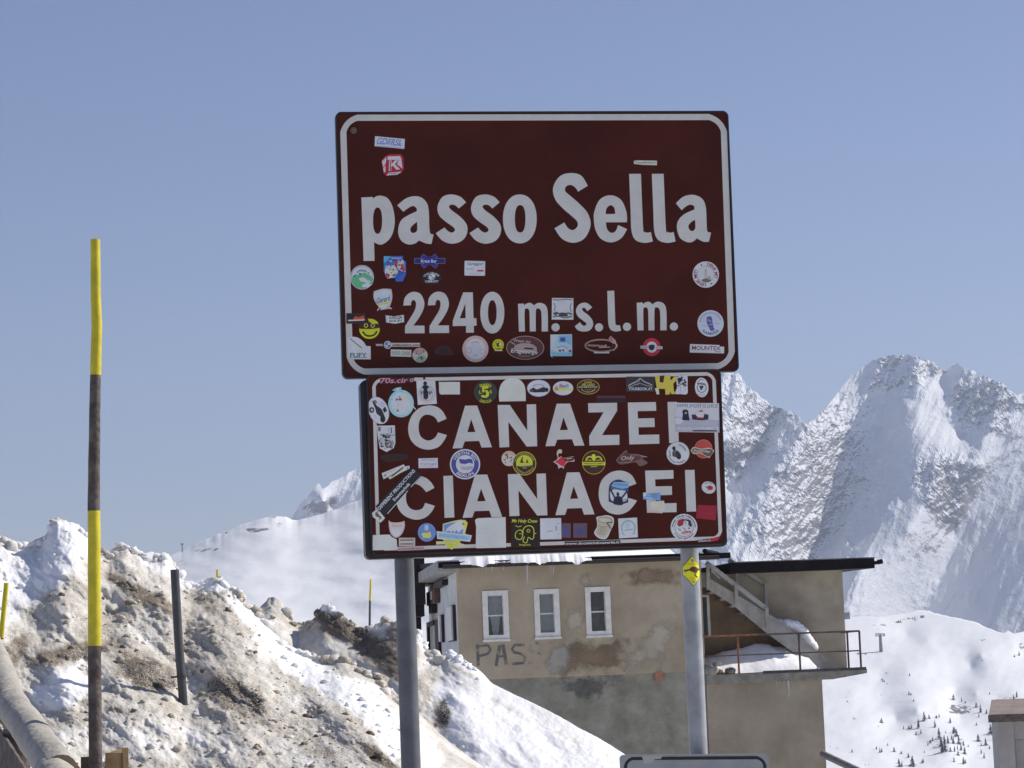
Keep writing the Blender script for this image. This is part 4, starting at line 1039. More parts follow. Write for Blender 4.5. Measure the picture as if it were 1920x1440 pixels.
S(lower, 'olive yellow block letters beside a black and white cutout', Z6, [P([(1140, 85), (1190, 80), (1190, 145), (1225, 150), (1240, 75), (1300, 75), (1300, 130), (1340, 90), (1370, 85), (1360, 130), (1330, 160), (1335, 230), (1355, 268), (1310, 268), (1300, 245), (1290, 272), (1250, 275), (1245, 215), (1160, 212)], (150, 144, 60)), P([(1140, 205), (1180, 210), (1185, 272), (1158, 270)], (168, 160, 140)), P([(1195, 80), (1236, 78), (1228, 145), (1198, 140)], (40, 24, 22)), SP([(1368, 95), (1420, 80), (1472, 78), (1476, 180), (1472, 265), (1400, 268), (1350, 262), (1368, 200), (1362, 150)], (176, 174, 172))] + SCAT(21, 1375, 95, 1460, 180, 18, 6, 15, [BK, (60, 56, 56)]) + SCAT(22, 1380, 185, 1460, 255, 12, 4, 9, [(90, 86, 86), (130, 128, 128)]) + [L([(1365, 185), (1395, 175)], 8, BK), E(1400, 122, 18, 22, BK)])
S(lower, 'white upright oval with a black ring and motif', Z6, [E(1622, 200, 70, 101, (178, 174, 176), -4), RG(1622, 202, 50, 52, 7, (60, 56, 58)), SP([(1578, 155, 1), (1600, 115), (1640, 120), (1655, 160, 1), (1615, 150)], (176, 172, 174)), L([(1578, 155), (1605, 118), (1640, 122)], 6, (60, 56, 58)), L([(1575, 160), (1660, 170)], 8, (50, 46, 48)), SP([(1600, 185), (1640, 185), (1632, 210), (1615, 228), (1606, 208)], (50, 46, 48)), AT('SÜDTIROL', 1622, 200, 78, 180, 60, 10, (110, 106, 108), True)])
S(lower, 'grey poster with a race car over the end of the first word', Z6, [P([(1350, 356), (1800, 362), (1805, 665), (1352, 658)], (148, 152, 168)), P([(1352, 500), (1800, 540), (1805, 665), (1352, 658)], (130, 136, 154)), T('PIPPO SPORT IS BACK', 1580, 388, 420, 36, (44, 44, 52), 1, .25), T('PIPPO SPORT IS BACK', 1574, 384, 420, 36, (200, 200, 204), 1, .25), P([(1352, 515), (1400, 510), (1440, 545), (1395, 580), (1352, 572)], (180, 182, 190)),
  SP([(1420, 535, 1), (1428, 480), (1425, 440), (1455, 428), (1480, 440), (1490, 490), (1498, 540, 1)], (26, 24, 34)), E(1458, 462, 12, 10, (130, 130, 140)), SP([(1520, 480, 1), (1560, 478), (1590, 455), (1630, 455), (1655, 475), (1692, 478, 1), (1690, 528, 1), (1620, 538), (1525, 528, 1)], (38, 32, 38)), SP([(1560, 478), (1600, 440), (1640, 460), (1640, 505), (1600, 512)], (176, 168, 172)), P([(1595, 440), (1630, 432), (1635, 450), (1598, 455)], (150, 60, 60)), RC(1606, 512, 70, 12, (150, 50, 56)), P([(1375, 600), (1790, 606), (1790, 636), (1370, 632)], (188, 190, 196)), T('WWW.PIPPOSPORT.COM', 1580, 619, 390, 20, (120, 124, 140), 1, .2), P([(1530, 640), (1780, 642), (1775, 653), (1530, 651)], (30, 30, 36))])
S(lower, 'round white club sticker with a black motorcyclist', Z6, [E(1378, 878, 121, 121, (100, 94, 98)), E(1378, 878, 116, 116, (178, 174, 178)), AT('Gruppo', 1378, 878, 84, 40, 70, 30, (70, 66, 72)), AT('Freccia Polizia', 1378, 878, 94, 195, 120, 20, (80, 76, 82), True), E(1336, 826, 17, 20, BK), SP([(1318, 885, 1), (1330, 850), (1360, 845), (1395, 870), (1410, 905), (1400, 935, 1), (1375, 930), (1345, 910)], (40, 38, 42)), E(1340, 892, 20, 22, (60, 58, 62)), E(1388, 915, 22, 24, (30, 28, 32)), L([(1360, 850), (1335, 870)], 10, (110, 106, 110)), L([(1290, 850), (1300, 905)], 10, (100, 96, 100))])
S(lower, 'faded red disc crossed by grey script', Z6, [E(1640, 832, 92, 97, (150, 108, 96)), E(1640, 832, 88, 93, (136, 56, 50)), SP([(1508, 850, 1), (1540, 812), (1620, 830), (1700, 820), (1752, 850, 1), (1700, 928, 1), (1610, 880), (1540, 885)], (150, 140, 128)), SP([(1520, 850), (1550, 825), (1620, 842), (1700, 832), (1738, 855), (1695, 912), (1610, 868), (1550, 872)], (70, 66, 62)), T('Sunnyday', 1625, 856, 175, 30, (176, 170, 160), 4, .3)])
S(lower, 'red splash shaped sticker with white outline', Z6, [SP([(95, 965, 1), (140, 930), (130, 880), (150, 838), (185, 845), (180, 880, 1), (150, 880), (150, 920), (180, 905, 1), (195, 925), (300, 908, 1), (312, 960), (250, 965), (215, 1000), (200, 1042, 1), (180, 1015), (150, 1035), (140, 1000)], (160, 140, 140)), SP([(110, 965, 1), (150, 940), (180, 915), (210, 932), (260, 935), (225, 975), (205, 1015, 1), (170, 1000), (150, 985)], (150, 36, 54)), SP([(195, 935), (300, 915), (300, 950), (240, 958)], (70, 32, 34)), L([(230, 935), (285, 928)], 8, (150, 142, 142)), L([(150, 1010), (185, 1020)], 10, (170, 158, 158))])
S(lower, 'dark disc with a yellow ring, bar and arches', Z6, [E(512, 972, 121, 122, (150, 134, 44)), E(512, 972, 116, 117, (44, 28, 24)), RG(470, 955, 44, 50, 14, (176, 160, 40), -90, 90), RG(556, 955, 44, 50, 14, (176, 160, 40), -90, 90), E(510, 905, 20, 20, (176, 160, 40)), P([(495, 920), (526, 920), (512, 950)], (176, 160, 40)), RC(512, 983, 236, 34, (186, 168, 40), 0), T('FREUNDSCHAFT', 512, 983, 206, 18, (60, 46, 20)), L([(480, 1015), (548, 1012)], 12, (130, 116, 40)), L([(445, 945), (490, 950)], 8, (150, 136, 40)), L([(535, 950), (580, 945)], 8, (150, 136, 40))])
S(lower, 'dark grey chrome style script sticker', Z6, [SP([(738, 950, 1), (780, 900), (845, 845), (870, 880), (960, 885), (1070, 915, 1), (1010, 930), (1065, 975), (990, 1010), (940, 970), (850, 985), (780, 990)], (84, 66, 66)), SP([(760, 950), (800, 905), (850, 865), (900, 900), (1000, 912), (980, 940), (900, 965), (800, 975)], (62, 40, 40)), T('Only', 860, 930, 140, 56, (138, 124, 122), -4, .3), L([(985, 902), (1060, 915)], 7, (120, 104, 104)), L([(780, 970), (900, 966)], 5, (120, 104, 104))])
S(lower, 'tilted white oval with a black racing motorcycle', Z5, [E(218, 437, 103, 147, (120, 118, 126), -22), E(218, 437, 99, 143, (170, 170, 172), -22), SP([(150, 340, 1), (175, 345), (200, 385), (245, 420), (270, 470), (285, 520), (262, 560, 1), (235, 500), (200, 470), (185, 420)], (36, 34, 40)), E(148, 432, 26, 30, (40, 38, 44)), E(150, 432, 12, 14, (140, 140, 144)), E(262, 525, 26, 36, (28, 26, 32)), SP([(215, 370), (265, 350), (282, 390), (245, 400)], (140, 142, 170)), P([(285, 395), (305, 440), (275, 460), (262, 425)], (30, 28, 34)), L([(170, 490), (195, 498)], 6, (130, 130, 134)), SP([(165, 335), (185, 330), (205, 355), (185, 365)], (90, 90, 96))])
S(lower, 'large light blue disc with its white face scratched away', Z5, [E(450, 366, 132, 142, (112, 160, 188)), E(452, 366, 106, 116, (180, 186, 194)), P([(355, 230), (395, 205), (450, 195), (455, 245), (400, 240)], (105, 150, 172)), P([(395, 212), (430, 195), (425, 240)], (170, 182, 186)), P([(455, 262), (500, 265), (520, 300), (490, 330), (460, 345), (478, 300)], (165, 160, 140)), L([(330, 330), (370, 325)], 5, (90, 130, 150)), L([(395, 330), (420, 320)], 14, (60, 66, 72)), E(440, 322, 14, 14, (70, 74, 80)), L([(430, 290), (440, 300)], 12, (90, 94, 100)), L([(410, 390), (430, 380)], 9, (140, 146, 154)), E(415, 438, 9, 13, (80, 86, 94)), L([(505, 290), (540, 330), (545, 380)], 7, (140, 148, 155)), L([(560, 380), (600, 425)], 10, (170, 168, 165)), E(515, 408, 9, 9, (150, 156, 164))])
S(lower, 'black and white shield card with a scrawled figure', Z5, [P([(198, 594), (386, 590), (392, 770), (376, 822), (300, 864), (230, 826), (210, 700)], (172, 168, 176)), P([(208, 606), (242, 604), (243, 650), (212, 652)], (100, 94, 100)), L([(348, 612), (350, 672)], 9, BK), L([(325, 620), (322, 650)], 5, (90, 86, 92))] + SCAT(31, 240, 680, 340, 730, 16, 6, 13, [BK, (60, 58, 64)]) + SCAT(32, 225, 740, 370, 830, 34, 5, 14, [BK, (80, 76, 82), (120, 116, 122)]) + [RG(318, 780, 34, 38, 9, (50, 48, 54)), L([(250, 690), (300, 720), (330, 690)], 9, BK), L([(345, 700), (385, 685)], 8, (90, 86, 92))])
S(lower, 'faint dark brown patch below the shield card', Z5, [SP([(235, 925), (270, 890), (400, 880), (505, 885), (512, 935), (430, 955), (300, 965)], (40, 20, 20)), RC(410, 915, 180, 50, (34, 17, 18))])
S(lower, 'pale lilac label with two lines of small print', Z5, [P([(628, 930), (827, 925), (830, 1028), (630, 1030)], (160, 154, 176)), T('TRENTINO MOTO', 727, 945, 138, 14, (110, 104, 140), -1), T('T e r l a g o', 732, 988, 160, 22, (104, 98, 130), -1), L([(650, 1010), (780, 1008)], 3, (130, 124, 150))])
S(lower, 'big round white and blue club crest with a flag', Z7, [E(1108, 57, 156, 156, (184, 184, 192)), E(1108, 57, 142, 142, (58, 56, 124)), E(1108, 57, 96, 96, (184, 184, 192)), RG(1108, 57, 102, 102, 5, (40, 40, 80)), AT('HERTHA BSC', 1108, 57, 118, 4, 138, 34, (184, 184, 196)), AT('BERLIN', 1108, 57, 118, 180, 88, 32, (184, 184, 196), True), E(1108, 57, 86, 86, (150, 166, 184)), P([(1045, 4), (1055, 0), (1082, 135), (1070, 138)], (190, 190, 196)), P([(1045, 2), (1110, 10), (1150, 0), (1182, 8), (1190, 52), (1150, 42), (1110, 56), (1056, 48)], (58, 56, 124)), P([(1056, 48), (1110, 56), (1150, 42), (1190, 52), (1190, 75), (1110, 84), (1062, 78)], (184, 186, 192)), P([(1062, 78), (1110, 84), (1190, 75), (1188, 108), (1130, 118), (1070, 110)], (130, 132, 150))])
S(lower, 'small round shimmering holographic sticker by the yellow disc', Z5, [E(1560, 931, 77, 79, (152, 148, 146)), RG(1560, 931, 77, 79, 40, (150, 124, 112), -60, 60, 16)] + SCAT(41, 1510, 885, 1605, 975, 24, 5, 12, [(70, 70, 84), (40, 42, 48), (175, 172, 178)]))
S(lower, 'round yellow and black sticker between A and N', Z5, [E(1718, 982, 122, 122, (170, 154, 52)), E(1718, 982, 115, 115, (40, 30, 24)), E(1718, 982, 86, 86, (188, 172, 46)), AT('MOTORRADFAHRER', 1718, 982, 98, 0, 150, 17, (140, 126, 60)), AT('UNTERWEGS', 1718, 982, 98, 180, 130, 17, (140, 126, 60), True), SP([(1640, 1010, 1), (1800, 1000, 1), (1780, 1040), (1720, 1068), (1665, 1045)], (40, 30, 24)), SP([(1675, 975, 1), (1688, 930), (1705, 912), (1700, 950), (1715, 975, 1)], (44, 34, 24)), P([(1735, 975), (1745, 935), (1760, 975)], (44, 34, 24)), T('TRENTINO', 1722, 1005, 116, 20, (176, 166, 110), -3), T('2009', 1722, 1028, 44, 14, (150, 140, 80))])
S(lower, 'torn white and yellow slips crossing at the left', Z7, [P([(250, 150), (477, 58), (490, 78), (330, 180), (270, 212)], (172, 172, 172)), P([(318, 195), (470, 82), (535, 72), (538, 102), (440, 150), (335, 212)], (170, 170, 166)), P([(330, 190), (465, 85), (500, 80), (345, 200)], (150, 150, 44)), P([(345, 178), (465, 88), (478, 94), (360, 184)], (34, 34, 24)), E(286, 172, 14, 16, (120, 120, 120)), L([(300, 150), (400, 108)], 5, (130, 130, 132)), E(518, 98, 7, 7, (60, 60, 60))])
S(lower, 'long black slanted banner with white spaced capitals', Z7, [P([(188, 490), (560, 95), (592, 105), (662, 182), (305, 568), (262, 605)], (24, 26, 28)), P([(150, 560), (185, 530), (232, 545), (285, 612), (240, 658), (160, 600)], (160, 158, 158)), T('DIFFERENT PRODUCTIONS', 402, 318, 545, 36, (190, 190, 190), -47.5, .1), T('Eventtechnik', 455, 340, 240, 34, (176, 176, 176), -47.5), L([(310, 566), (520, 330)], 7, (160, 160, 160)), L([(550, 292), (655, 182)], 7, (150, 150, 150)), E(205, 580, 22, 18, (70, 68, 68), 45), E(232, 600, 12, 10, (40, 40, 42)), L([(185, 560), (215, 545)], 8, (70, 68, 68)), L([(225, 625), (250, 610)], 7, (60, 60, 60))])
S(lower, 'small pinkish faded shield near the lower left corner', Z7, [SP([(322, 634, 1), (350, 652), (403, 656), (455, 650), (484, 638, 1), (488, 700), (458, 775), (400, 815), (345, 775), (325, 700)], (168, 136, 140)), SP([(334, 652, 1), (360, 664), (403, 668), (450, 662), (475, 652, 1), (476, 702), (450, 765), (400, 798), (354, 765), (337, 700)], (172, 152, 158)), T('TEROLDI', 405, 690, 110, 24, (140, 108, 116)), SP([(350, 735), (400, 720), (455, 735), (430, 785), (400, 800), (370, 785)], (176, 172, 176))])
S(lower, 'blank white rectangle in the lower left corner', Z7, [P([(158, 786), (330, 780), (345, 800), (405, 832), (412, 935), (156, 943)], (164, 164, 162)), L([(330, 782), (350, 800)], 4, (140, 140, 140))])
S(lower, 'small silver grey label with three lines of print', Z7, [RC(511, 856, 166, 84, (160, 154, 154), 0, 6), RC(511, 856, 150, 70, (128, 122, 122)), L([(445, 838), (575, 836)], 7, (70, 62, 64)), L([(442, 858), (578, 856)], 12, (160, 154, 154)), L([(450, 878), (570, 876)], 7, (80, 72, 74))])
S(lower, 'faint purple web address over the lower left border', Z7, [P([(415, 912), (690, 902), (690, 938), (415, 948)], (140, 126, 134)), T('www.bonneville-meran.it', 552, 925, 262, 22, (96, 80, 90), -2)])
S(lower, 'round blue sticker with a small yellow figure', Z7, [E(715, 758, 93, 96, (76, 104, 160)), RG(715, 758, 84, 86, 3, (100, 128, 180)), RC(712, 710, 40, 54, (130, 150, 176)), SP([(655, 780, 1), (680, 760), (715, 765), (750, 750, 1), (760, 800), (735, 820, 1), (700, 815), (670, 820, 1), (672, 795)], (176, 176, 90)), E(718, 752, 14, 10, (150, 100, 90)), E(748, 758, 8, 8, (190, 180, 110))])
S(lower, 'large eagle crest with blue banner and yellow tip', Z7, [P([(815, 745), (875, 760), (880, 670), (990, 640), (1060, 628), (1110, 632), (1136, 660), (1120, 720), (1108, 772), (1178, 790), (1160, 855), (1050, 835), (1060, 870), (1135, 890), (1120, 902), (1020, 895), (970, 938), (915, 900), (900, 880), (810, 885), (812, 850), (890, 850), (880, 832), (820, 825)], (176, 178, 120)), P([(888, 680), (1000, 652), (1060, 690), (1090, 730), (1080, 775), (895, 755)], (80, 112, 165)), SP([(905, 755, 1), (930, 710), (990, 670), (1060, 640), (1110, 650), (1120, 690), (1085, 720), (1040, 765, 1), (1020, 735), (1000, 765, 1), (985, 740), (960, 765, 1), (945, 740)], (184, 186, 188)), SP([(1075, 660), (1105, 648), (1128, 668), (1122, 700), (1100, 712), (1102, 690), (1080, 685)], (176, 172, 40)), E(1092, 672, 8, 8, (60, 60, 40)), P([(815, 745), (1178, 788), (1160, 855), (820, 822)], (184, 188, 196)), P([(826, 757), (1165, 797), (1152, 843), (830, 812)], (116, 148, 196)), T('EAGLE RIDERS', 990, 801, 290, 26, (92, 120, 176), 6.5), SP([(890, 838, 1), (1050, 840, 1), (1060, 865), (1010, 895), (970, 925, 1), (930, 895)], (184, 184, 40)), RC(970, 862, 110, 30, (160, 160, 90))])
S(lower, 'plain white square torn at its top left edge', Z7, [P([(1215, 625), (1240, 612), (1525, 600), (1530, 915), (1225, 922), (1218, 900), (1222, 700), (1210, 640)], (166, 166, 164)), L([(1280, 718), (1350, 712)], 7, (150, 150, 148)), L([(1290, 770), (1420, 762)], 5, (154, 154, 152)), L([(1330, 820), (1480, 800)], 5, (156, 156, 154)), E(1410, 780, 6, 6, (140, 140, 138))])
S(lower, 'black square with yellow scribbled outline and script', Z7, [P([(1576, 606), (1870, 600), (1880, 915), (1580, 916)], (26, 18, 12)), T('Mc Holy Crew', 1722, 645, 262, 46, (184, 178, 40), 1, .2), L([(1650, 740), (1625, 775), (1635, 820), (1680, 830), (1700, 790), (1690, 740), (1655, 735)], 8, (176, 172, 50), True), L([(1700, 790), (1710, 720), (1760, 690), (1810, 715), (1815, 800), (1795, 830), (1760, 810), (1740, 865), (1705, 850), (1720, 800)], 8, (176, 172, 50), True), RG(1760, 742, 18, 18, 6, (176, 172, 50)), L([(1665, 770), (1690, 775)], 6, (176, 172, 50)), L([(1815, 770), (1840, 768)], 6, (176, 172, 50)), T('Bergwerk', 1725, 888, 120, 24, (150, 140, 50)), L([(1625, 690), (1660, 700), (1690, 690)], 7, (150, 144, 40), True)])
S(lower, 'white rectangle with thin blue grey sketch marks', Z8, [P([(-40, 614), (176, 610), (180, 828), (-38, 832)], (170, 172, 182)), L([(30, 750), (95, 742)], 8, (120, 124, 140)), L([(124, 690), (126, 740)], 9, (90, 96, 120)), L([(130, 670), (160, 665)], 6, (120, 124, 140)), L([(135, 770), (160, 772)], 6, (130, 134, 150)), L([(105, 815), (165, 812)], 4, (140, 142, 150)), L([(60, 755), (60, 735)], 5, (120, 124, 140))])
S(lower, 'faint blue square print, the one touching the white rectangle', Z8, [RC(228, 738, 96, 150, (70, 58, 78)), SP([(195, 740), (215, 715), (250, 720), (245, 770), (215, 780)], (56, 60, 104))])
S(lower, 'faint blue square print nearer the crushed can sticker', Z8, [RC(372, 738, 142, 150, (72, 58, 80)), SP([(335, 745), (360, 715), (410, 720), (415, 760), (385, 785), (350, 775)], (54, 58, 100)), RC(372, 760, 100, 30, (60, 56, 84))])
S(lower, 'grey cutout of a dented drinks can', Z8, [SP([(540, 602), (590, 590), (640, 582), (690, 592), (718, 620), (714, 680), (690, 730), (655, 805), (622, 828), (560, 815), (516, 765), (545, 700), (545, 650)], (180, 174, 168)), SP([(552, 620), (600, 600), (650, 595), (705, 620), (704, 672), (680, 720), (645, 795), (618, 812), (568, 802), (530, 760), (556, 705)], (140, 138, 128)), E(628, 632, 76, 30, (150, 148, 138), 6), RG(628, 632, 76, 30, 5, (84, 80, 74), rot=6), L([(640, 660), (690, 655), (706, 650)], 8, BK), L([(650, 665), (690, 720)], 12, (70, 66, 62)), L([(560, 690), (600, 705), (650, 700)], 4, (90, 86, 80)), L([(555, 760), (600, 780), (640, 770)], 4, (110, 106, 98)), RC(605, 740, 60, 40, (130, 128, 118), 6)])
S(lower, 'white square with a round blue laurel wreath', Z8, [P([(762, 616), (957, 605), (966, 808), (772, 820)], (168, 172, 178)), RG(868, 708, 74, 76, 9, (92, 124, 134), -125, 125), RG(868, 708, 60, 62, 4, (120, 148, 156), -110, 110), L([(830, 740), (880, 728), (915, 730)], 8, (92, 124, 134)), SP([(838, 690), (860, 650), (885, 670), (880, 700), (855, 715)], (130, 152, 160)), L([(800, 760), (830, 785)], 11, (100, 130, 150)), L([(940, 755), (912, 780)], 11, (110, 138, 156))])
S(lower, 'blue and black cutout of a fan with raised arms', Z8, [SP([(665, 440, 1), (668, 300), (700, 240), (765, 215), (830, 235), (870, 245, 1), (868, 300), (866, 450, 1), (800, 470), (765, 478), (720, 462)], (38, 40, 66)), SP([(678, 340, 1), (720, 315), (780, 312), (850, 340, 1), (856, 420), (800, 445), (760, 448), (690, 425)], (150, 160, 180)), P([(690, 282), (720, 240), (872, 242), (868, 300), (800, 312)], (98, 134, 170)), P([(690, 290), (866, 318), (866, 335), (690, 310)], (60, 84, 120)), T('SUPERFANS', 790, 268, 140, 20, (70, 100, 140), 4), E(760, 365, 14, 20, (24, 26, 44)), L([(690, 330), (730, 405), (760, 410)], 16, (24, 26, 44)), L([(858, 330), (800, 405), (762, 410)], 16, (24, 26, 44)), SP([(725, 405), (760, 385), (800, 402), (810, 470), (765, 476), (715, 462)], (24, 26, 44)), L([(800, 430), (860, 415)], 5, (60, 60, 80))])
S(lower, 'torn blue strip with a peeling clear film over the E', Z8, [P([(1018, 362), (1195, 350), (1200, 430), (1020, 418)], (86, 118, 178)), RC(1135, 378, 60, 50, (84, 110, 140)), P([(1020, 350), (1060, 345), (1045, 385), (1022, 395)], (170, 176, 184)), L([(1040, 400), (1120, 410)], 8, (150, 170, 200)), L([(1040, 372), (1090, 375)], 7, (120, 150, 196)), P([(1092, 440), (1235, 432), (1246, 500), (1216, 562), (1076, 554)], (162, 150, 148)), P([(1100, 450), (1180, 445), (1160, 500), (1110, 510)], (172, 164, 150)), P([(1235, 470), (1246, 500), (1228, 520)], (210, 210, 205)), P([(1076, 530), (1180, 540), (1215, 562), (1076, 554)], (158, 138, 140))])
S(lower, 'small tilted white oval with a red flower', Z8, [E(1693, 297, 73, 62, (176, 172, 174), 20), RG(1693, 297, 62, 52, 2, (120, 110, 112), rot=20), AT('MC DAISY', 1693, 297, 50, 5, 100, 14, (110, 100, 104)), SP([(1680, 285), (1705, 275), (1735, 290), (1735, 315), (1705, 325), (1688, 310)], (140, 40, 50)), L([(1660, 285), (1690, 310), (1680, 330)], 7, (60, 56, 60)), E(1710, 298, 10, 9, (90, 24, 34))])
S(lower, 'translucent red rectangle on the right border', Z8, [P([(1580, 475), (1780, 482), (1766, 635), (1560, 612)], (108, 20, 36)), L([(1620, 560), (1730, 570)], 8, (120, 26, 42))])
S(lower, 'round white club sticker with a red and black cap', Z8, [E(1440, 705, 138, 138, (178, 174, 178)), RG(1440, 705, 98, 98, 4, (60, 52, 56)), AT('Vesp Club Nibionno', 1440, 705, 116, 0, 180, 26, (44, 38, 42)), AT('I lupi lariani', 1440, 705, 116, 180, 110, 24, (60, 54, 58), True), SP([(1370, 680, 1), (1385, 635), (1440, 622), (1440, 665), (1400, 700)], (112, 34, 44)), SP([(1440, 625), (1500, 635), (1522, 690), (1500, 700), (1470, 650)], (40, 36, 40)), E(1460, 660, 26, 22, (176, 172, 174)), E(1458, 660, 6, 8, BK), SP([(1360, 720), (1420, 690), (1500, 695), (1520, 735), (1450, 750), (1390, 750)], (168, 164, 168)), L([(1380, 720), (1410, 740)], 8, (80, 76, 80)), L([(1430, 710), (1460, 735)], 8, (90, 86, 90)), E(1492, 715, 8, 8, BK), L([(1420, 770), (1450, 752), (1515, 755)], 13, (150, 40, 50)), L([(1440, 778), (1480, 765)], 7, (176, 120, 124))])
S(lower, 'dark web address strip across the bottom border', Z8, [P([(212, 855), (785, 838), (785, 876), (212, 896)], (36, 24, 28)), T('www.ducaticlubcaserta.it', 496, 866, 556, 26, (165, 158, 164), -1.7)])
S(lower, 'short dark red strip at the bottom right corner', Z8, [P([(1575, 838), (1760, 815), (1790, 820), (1760, 855), (1575, 862)], (40, 18, 22)), P([(1720, 825), (1815, 795), (1790, 840), (1700, 856)], (130, 28, 44)), T('bikers.li', 1650, 842, 120, 26, (150, 140, 144), -4)])
# ============================================================ THE HOUSE ON THE PASS
M_PLAST = mat('ochre_plaster', (0.30, 0.25, 0.175), 0.85, 0, 0.8, 0.25, 30, rgb2=(0.46, 0.39, 0.29), lo=0.32, hi=0.68, detail=10)
M_PLAST_L = mat('pale_plaster_repair', (0.46, 0.405, 0.315), 0.85, 0.12, 2.0, 0.2, 30)
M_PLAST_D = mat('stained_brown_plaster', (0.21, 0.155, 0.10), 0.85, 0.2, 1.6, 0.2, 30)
M_CONC = mat('grey_rough_concrete', (0.17, 0.163, 0.13), 0.9, 0, 1.9, 0.6, 22, rgb2=(0.36, 0.345, 0.285), lo=0.3, hi=0.72, detail=10)
M_CONC_D = mat('damp_concrete', (0.13, 0.13, 0.115), 0.85, 0.3, 2.5, 0.4, 22, detail=10)
M_GREYPL = mat('grey_brown_plaster', (0.27, 0.235, 0.18), 0.9, 0, 1.1, 0.4, 25, rgb2=(0.43, 0.38, 0.30), detail=9)
M_LOWPL = mat('brown_grey_plaster', (0.25, 0.21, 0.155), 0.9, 0, 0.9, 0.3, 25, rgb2=(0.36, 0.31, 0.24), detail=8)
M_WHITEW = mat('whitewashed_plaster', (0.60, 0.60, 0.60), 0.85, 0.12, 1.2, 0.2, 25)
M_WFRAME = mat('old_white_window_paint', (0.70, 0.68, 0.64), 0.5, 0.10, 7)
M_DARKW = mat('dark_timber', (0.018, 0.012, 0.011), 0.7, 0.4, 6, 0.2, 30)
M_BRWOOD = mat('red_brown_timber', (0.11, 0.055, 0.045), 0.7, 0.3, 6)
M_SHEET = mat('dark_roof_sheet', (0.010, 0.009, 0.011), 0.7, 0.3, 4, spec=0.15)
M_RUST = mat('rusty_rail', (0.20, 0.075, 0.035), 0.7, 0.4, 9)
M_RUSTD = mat('dark_rusty_rail', (0.075, 0.048, 0.045), 0.7, 0.4, 9)
M_STAIR = mat('grey_weathered_boards', (0.34, 0.325, 0.30), 0.8, 0.18, 5, 0.15, 40)
M_ROOM = mat('dark_room', (0.03, 0.03, 0.035), 0.9)
M_CURT = mat('net_curtain', (0.85, 0.82, 0.82), 0.9, 0.15, 12)
M_CURT2 = mat('grey_blind', (0.75, 0.74, 0.72), 0.9, 0.06, 10)
def glass(name, f):
    m = bpy.data.materials.new(name); m.use_nodes = True
    n, l = m.node_tree.nodes, m.node_tree.links
    n.remove(n['Principled BSDF'])
    t, gl, mx = n.new('ShaderNodeBsdfTransparent'), n.new('ShaderNodeBsdfGlossy'), n.new('ShaderNodeMixShader')
    fr = n.new('ShaderNodeFresnel'); fr.inputs[0].default_value = 1.5
    mt_ = n.new('ShaderNodeMath'); mt_.operation = 'ADD'; mt_.inputs[1].default_value = f
    l.new(fr.outputs[0], mt_.inputs[0]); l.new(mt_.outputs[0], mx.inputs[0])
    t.inputs[0].default_value = (0.8, 0.82, 0.83, 1)
    gl.inputs['Roughness'].default_value = 0.04
    l.new(t.outputs[0], mx.inputs[1]); l.new(gl.outputs[0], mx.inputs[2])
    l.new(mx.outputs[0], n['Material Output'].inputs[0])
    return m
M_GLASS = glass('window_glass', 0.04)
M_ICE = mat('ice', (0.72, 0.74, 0.76), 0.15, spec=0.6)
M_ICE.node_tree.nodes['Principled BSDF'].inputs['Transmission Weight'].default_value = 0.6

H = Frame(at(860, 1270, 65.0), R(6))
def hu(x, y=1200, n=0.0): return H.uv(x, y, n)[0]
def hv(x, y, n=0.0): return H.uv(x, y, n)[1]
house = thing('house', H.p(2.5, hv(1100, 1560), -4), 'ochre plastered pass house with flat snowy roof, outside stair and balcony', 'house')

uL, uR = hu(858, 1150), hu(1318, 1150)
vE = hv(1075, 1056)                # eave
vB = hv(1075, 1268)                # foot of the plaster
vG = hv(1100, 1600)
DEP = 10.0
def wall_holes(mb, fr, u0, u1, v0, v1, n, holes, m, th=0.3, mrev=None):
    """a wall face with openings and their reveals"""
    loops = [[Vector((u0, v0, 0)), Vector((u1, v0, 0)), Vector((u1, v1, 0)), Vector((u0, v1, 0))]]
    for a, b, c, d in holes:
        loops.append([Vector((a, c, 0)), Vector((b, c, 0)), Vector((b, d, 0)), Vector((a, d, 0))])
    flat = [p for lp in loops for p in lp]
    mb.idx([fr.p(p.x, p.y, n) for p in flat], [tuple(t) for t in tessellate_polygon(loops)], m)
    for a, b, c, d in holes:
        f_ = [fr.p(a, c, n), fr.p(b, c, n), fr.p(b, d, n), fr.p(a, d, n)]
        k_ = [fr.p(a, c, n - th), fr.p(b, c, n - th), fr.p(b, d, n - th), fr.p(a, d, n - th)]
        mb.idx(f_ + k_, [(0, 1, 5, 4), (1, 2, 6, 5), (2, 3, 7, 6), (3, 0, 4, 7)], mrev or m)
WIN = [((906, 1110), (950, 1108), (953, 1196), (909, 1199)), ((1003, 1107), (1045, 1105), (1049, 1192), (1006, 1194)), ((1099, 1103), (1141, 1101), (1145, 1189), (1102, 1191))]
wr = []
for q in WIN:
    us = [H.uv(*p)[0] for p in q]; vv = [H.uv(*p)[1] for p in q]
    wr.append(((us[0] + us[3]) / 2, (us[1] + us[2]) / 2, (vv[2] + vv[3]) / 2, (vv[0] + vv[1]) / 2))
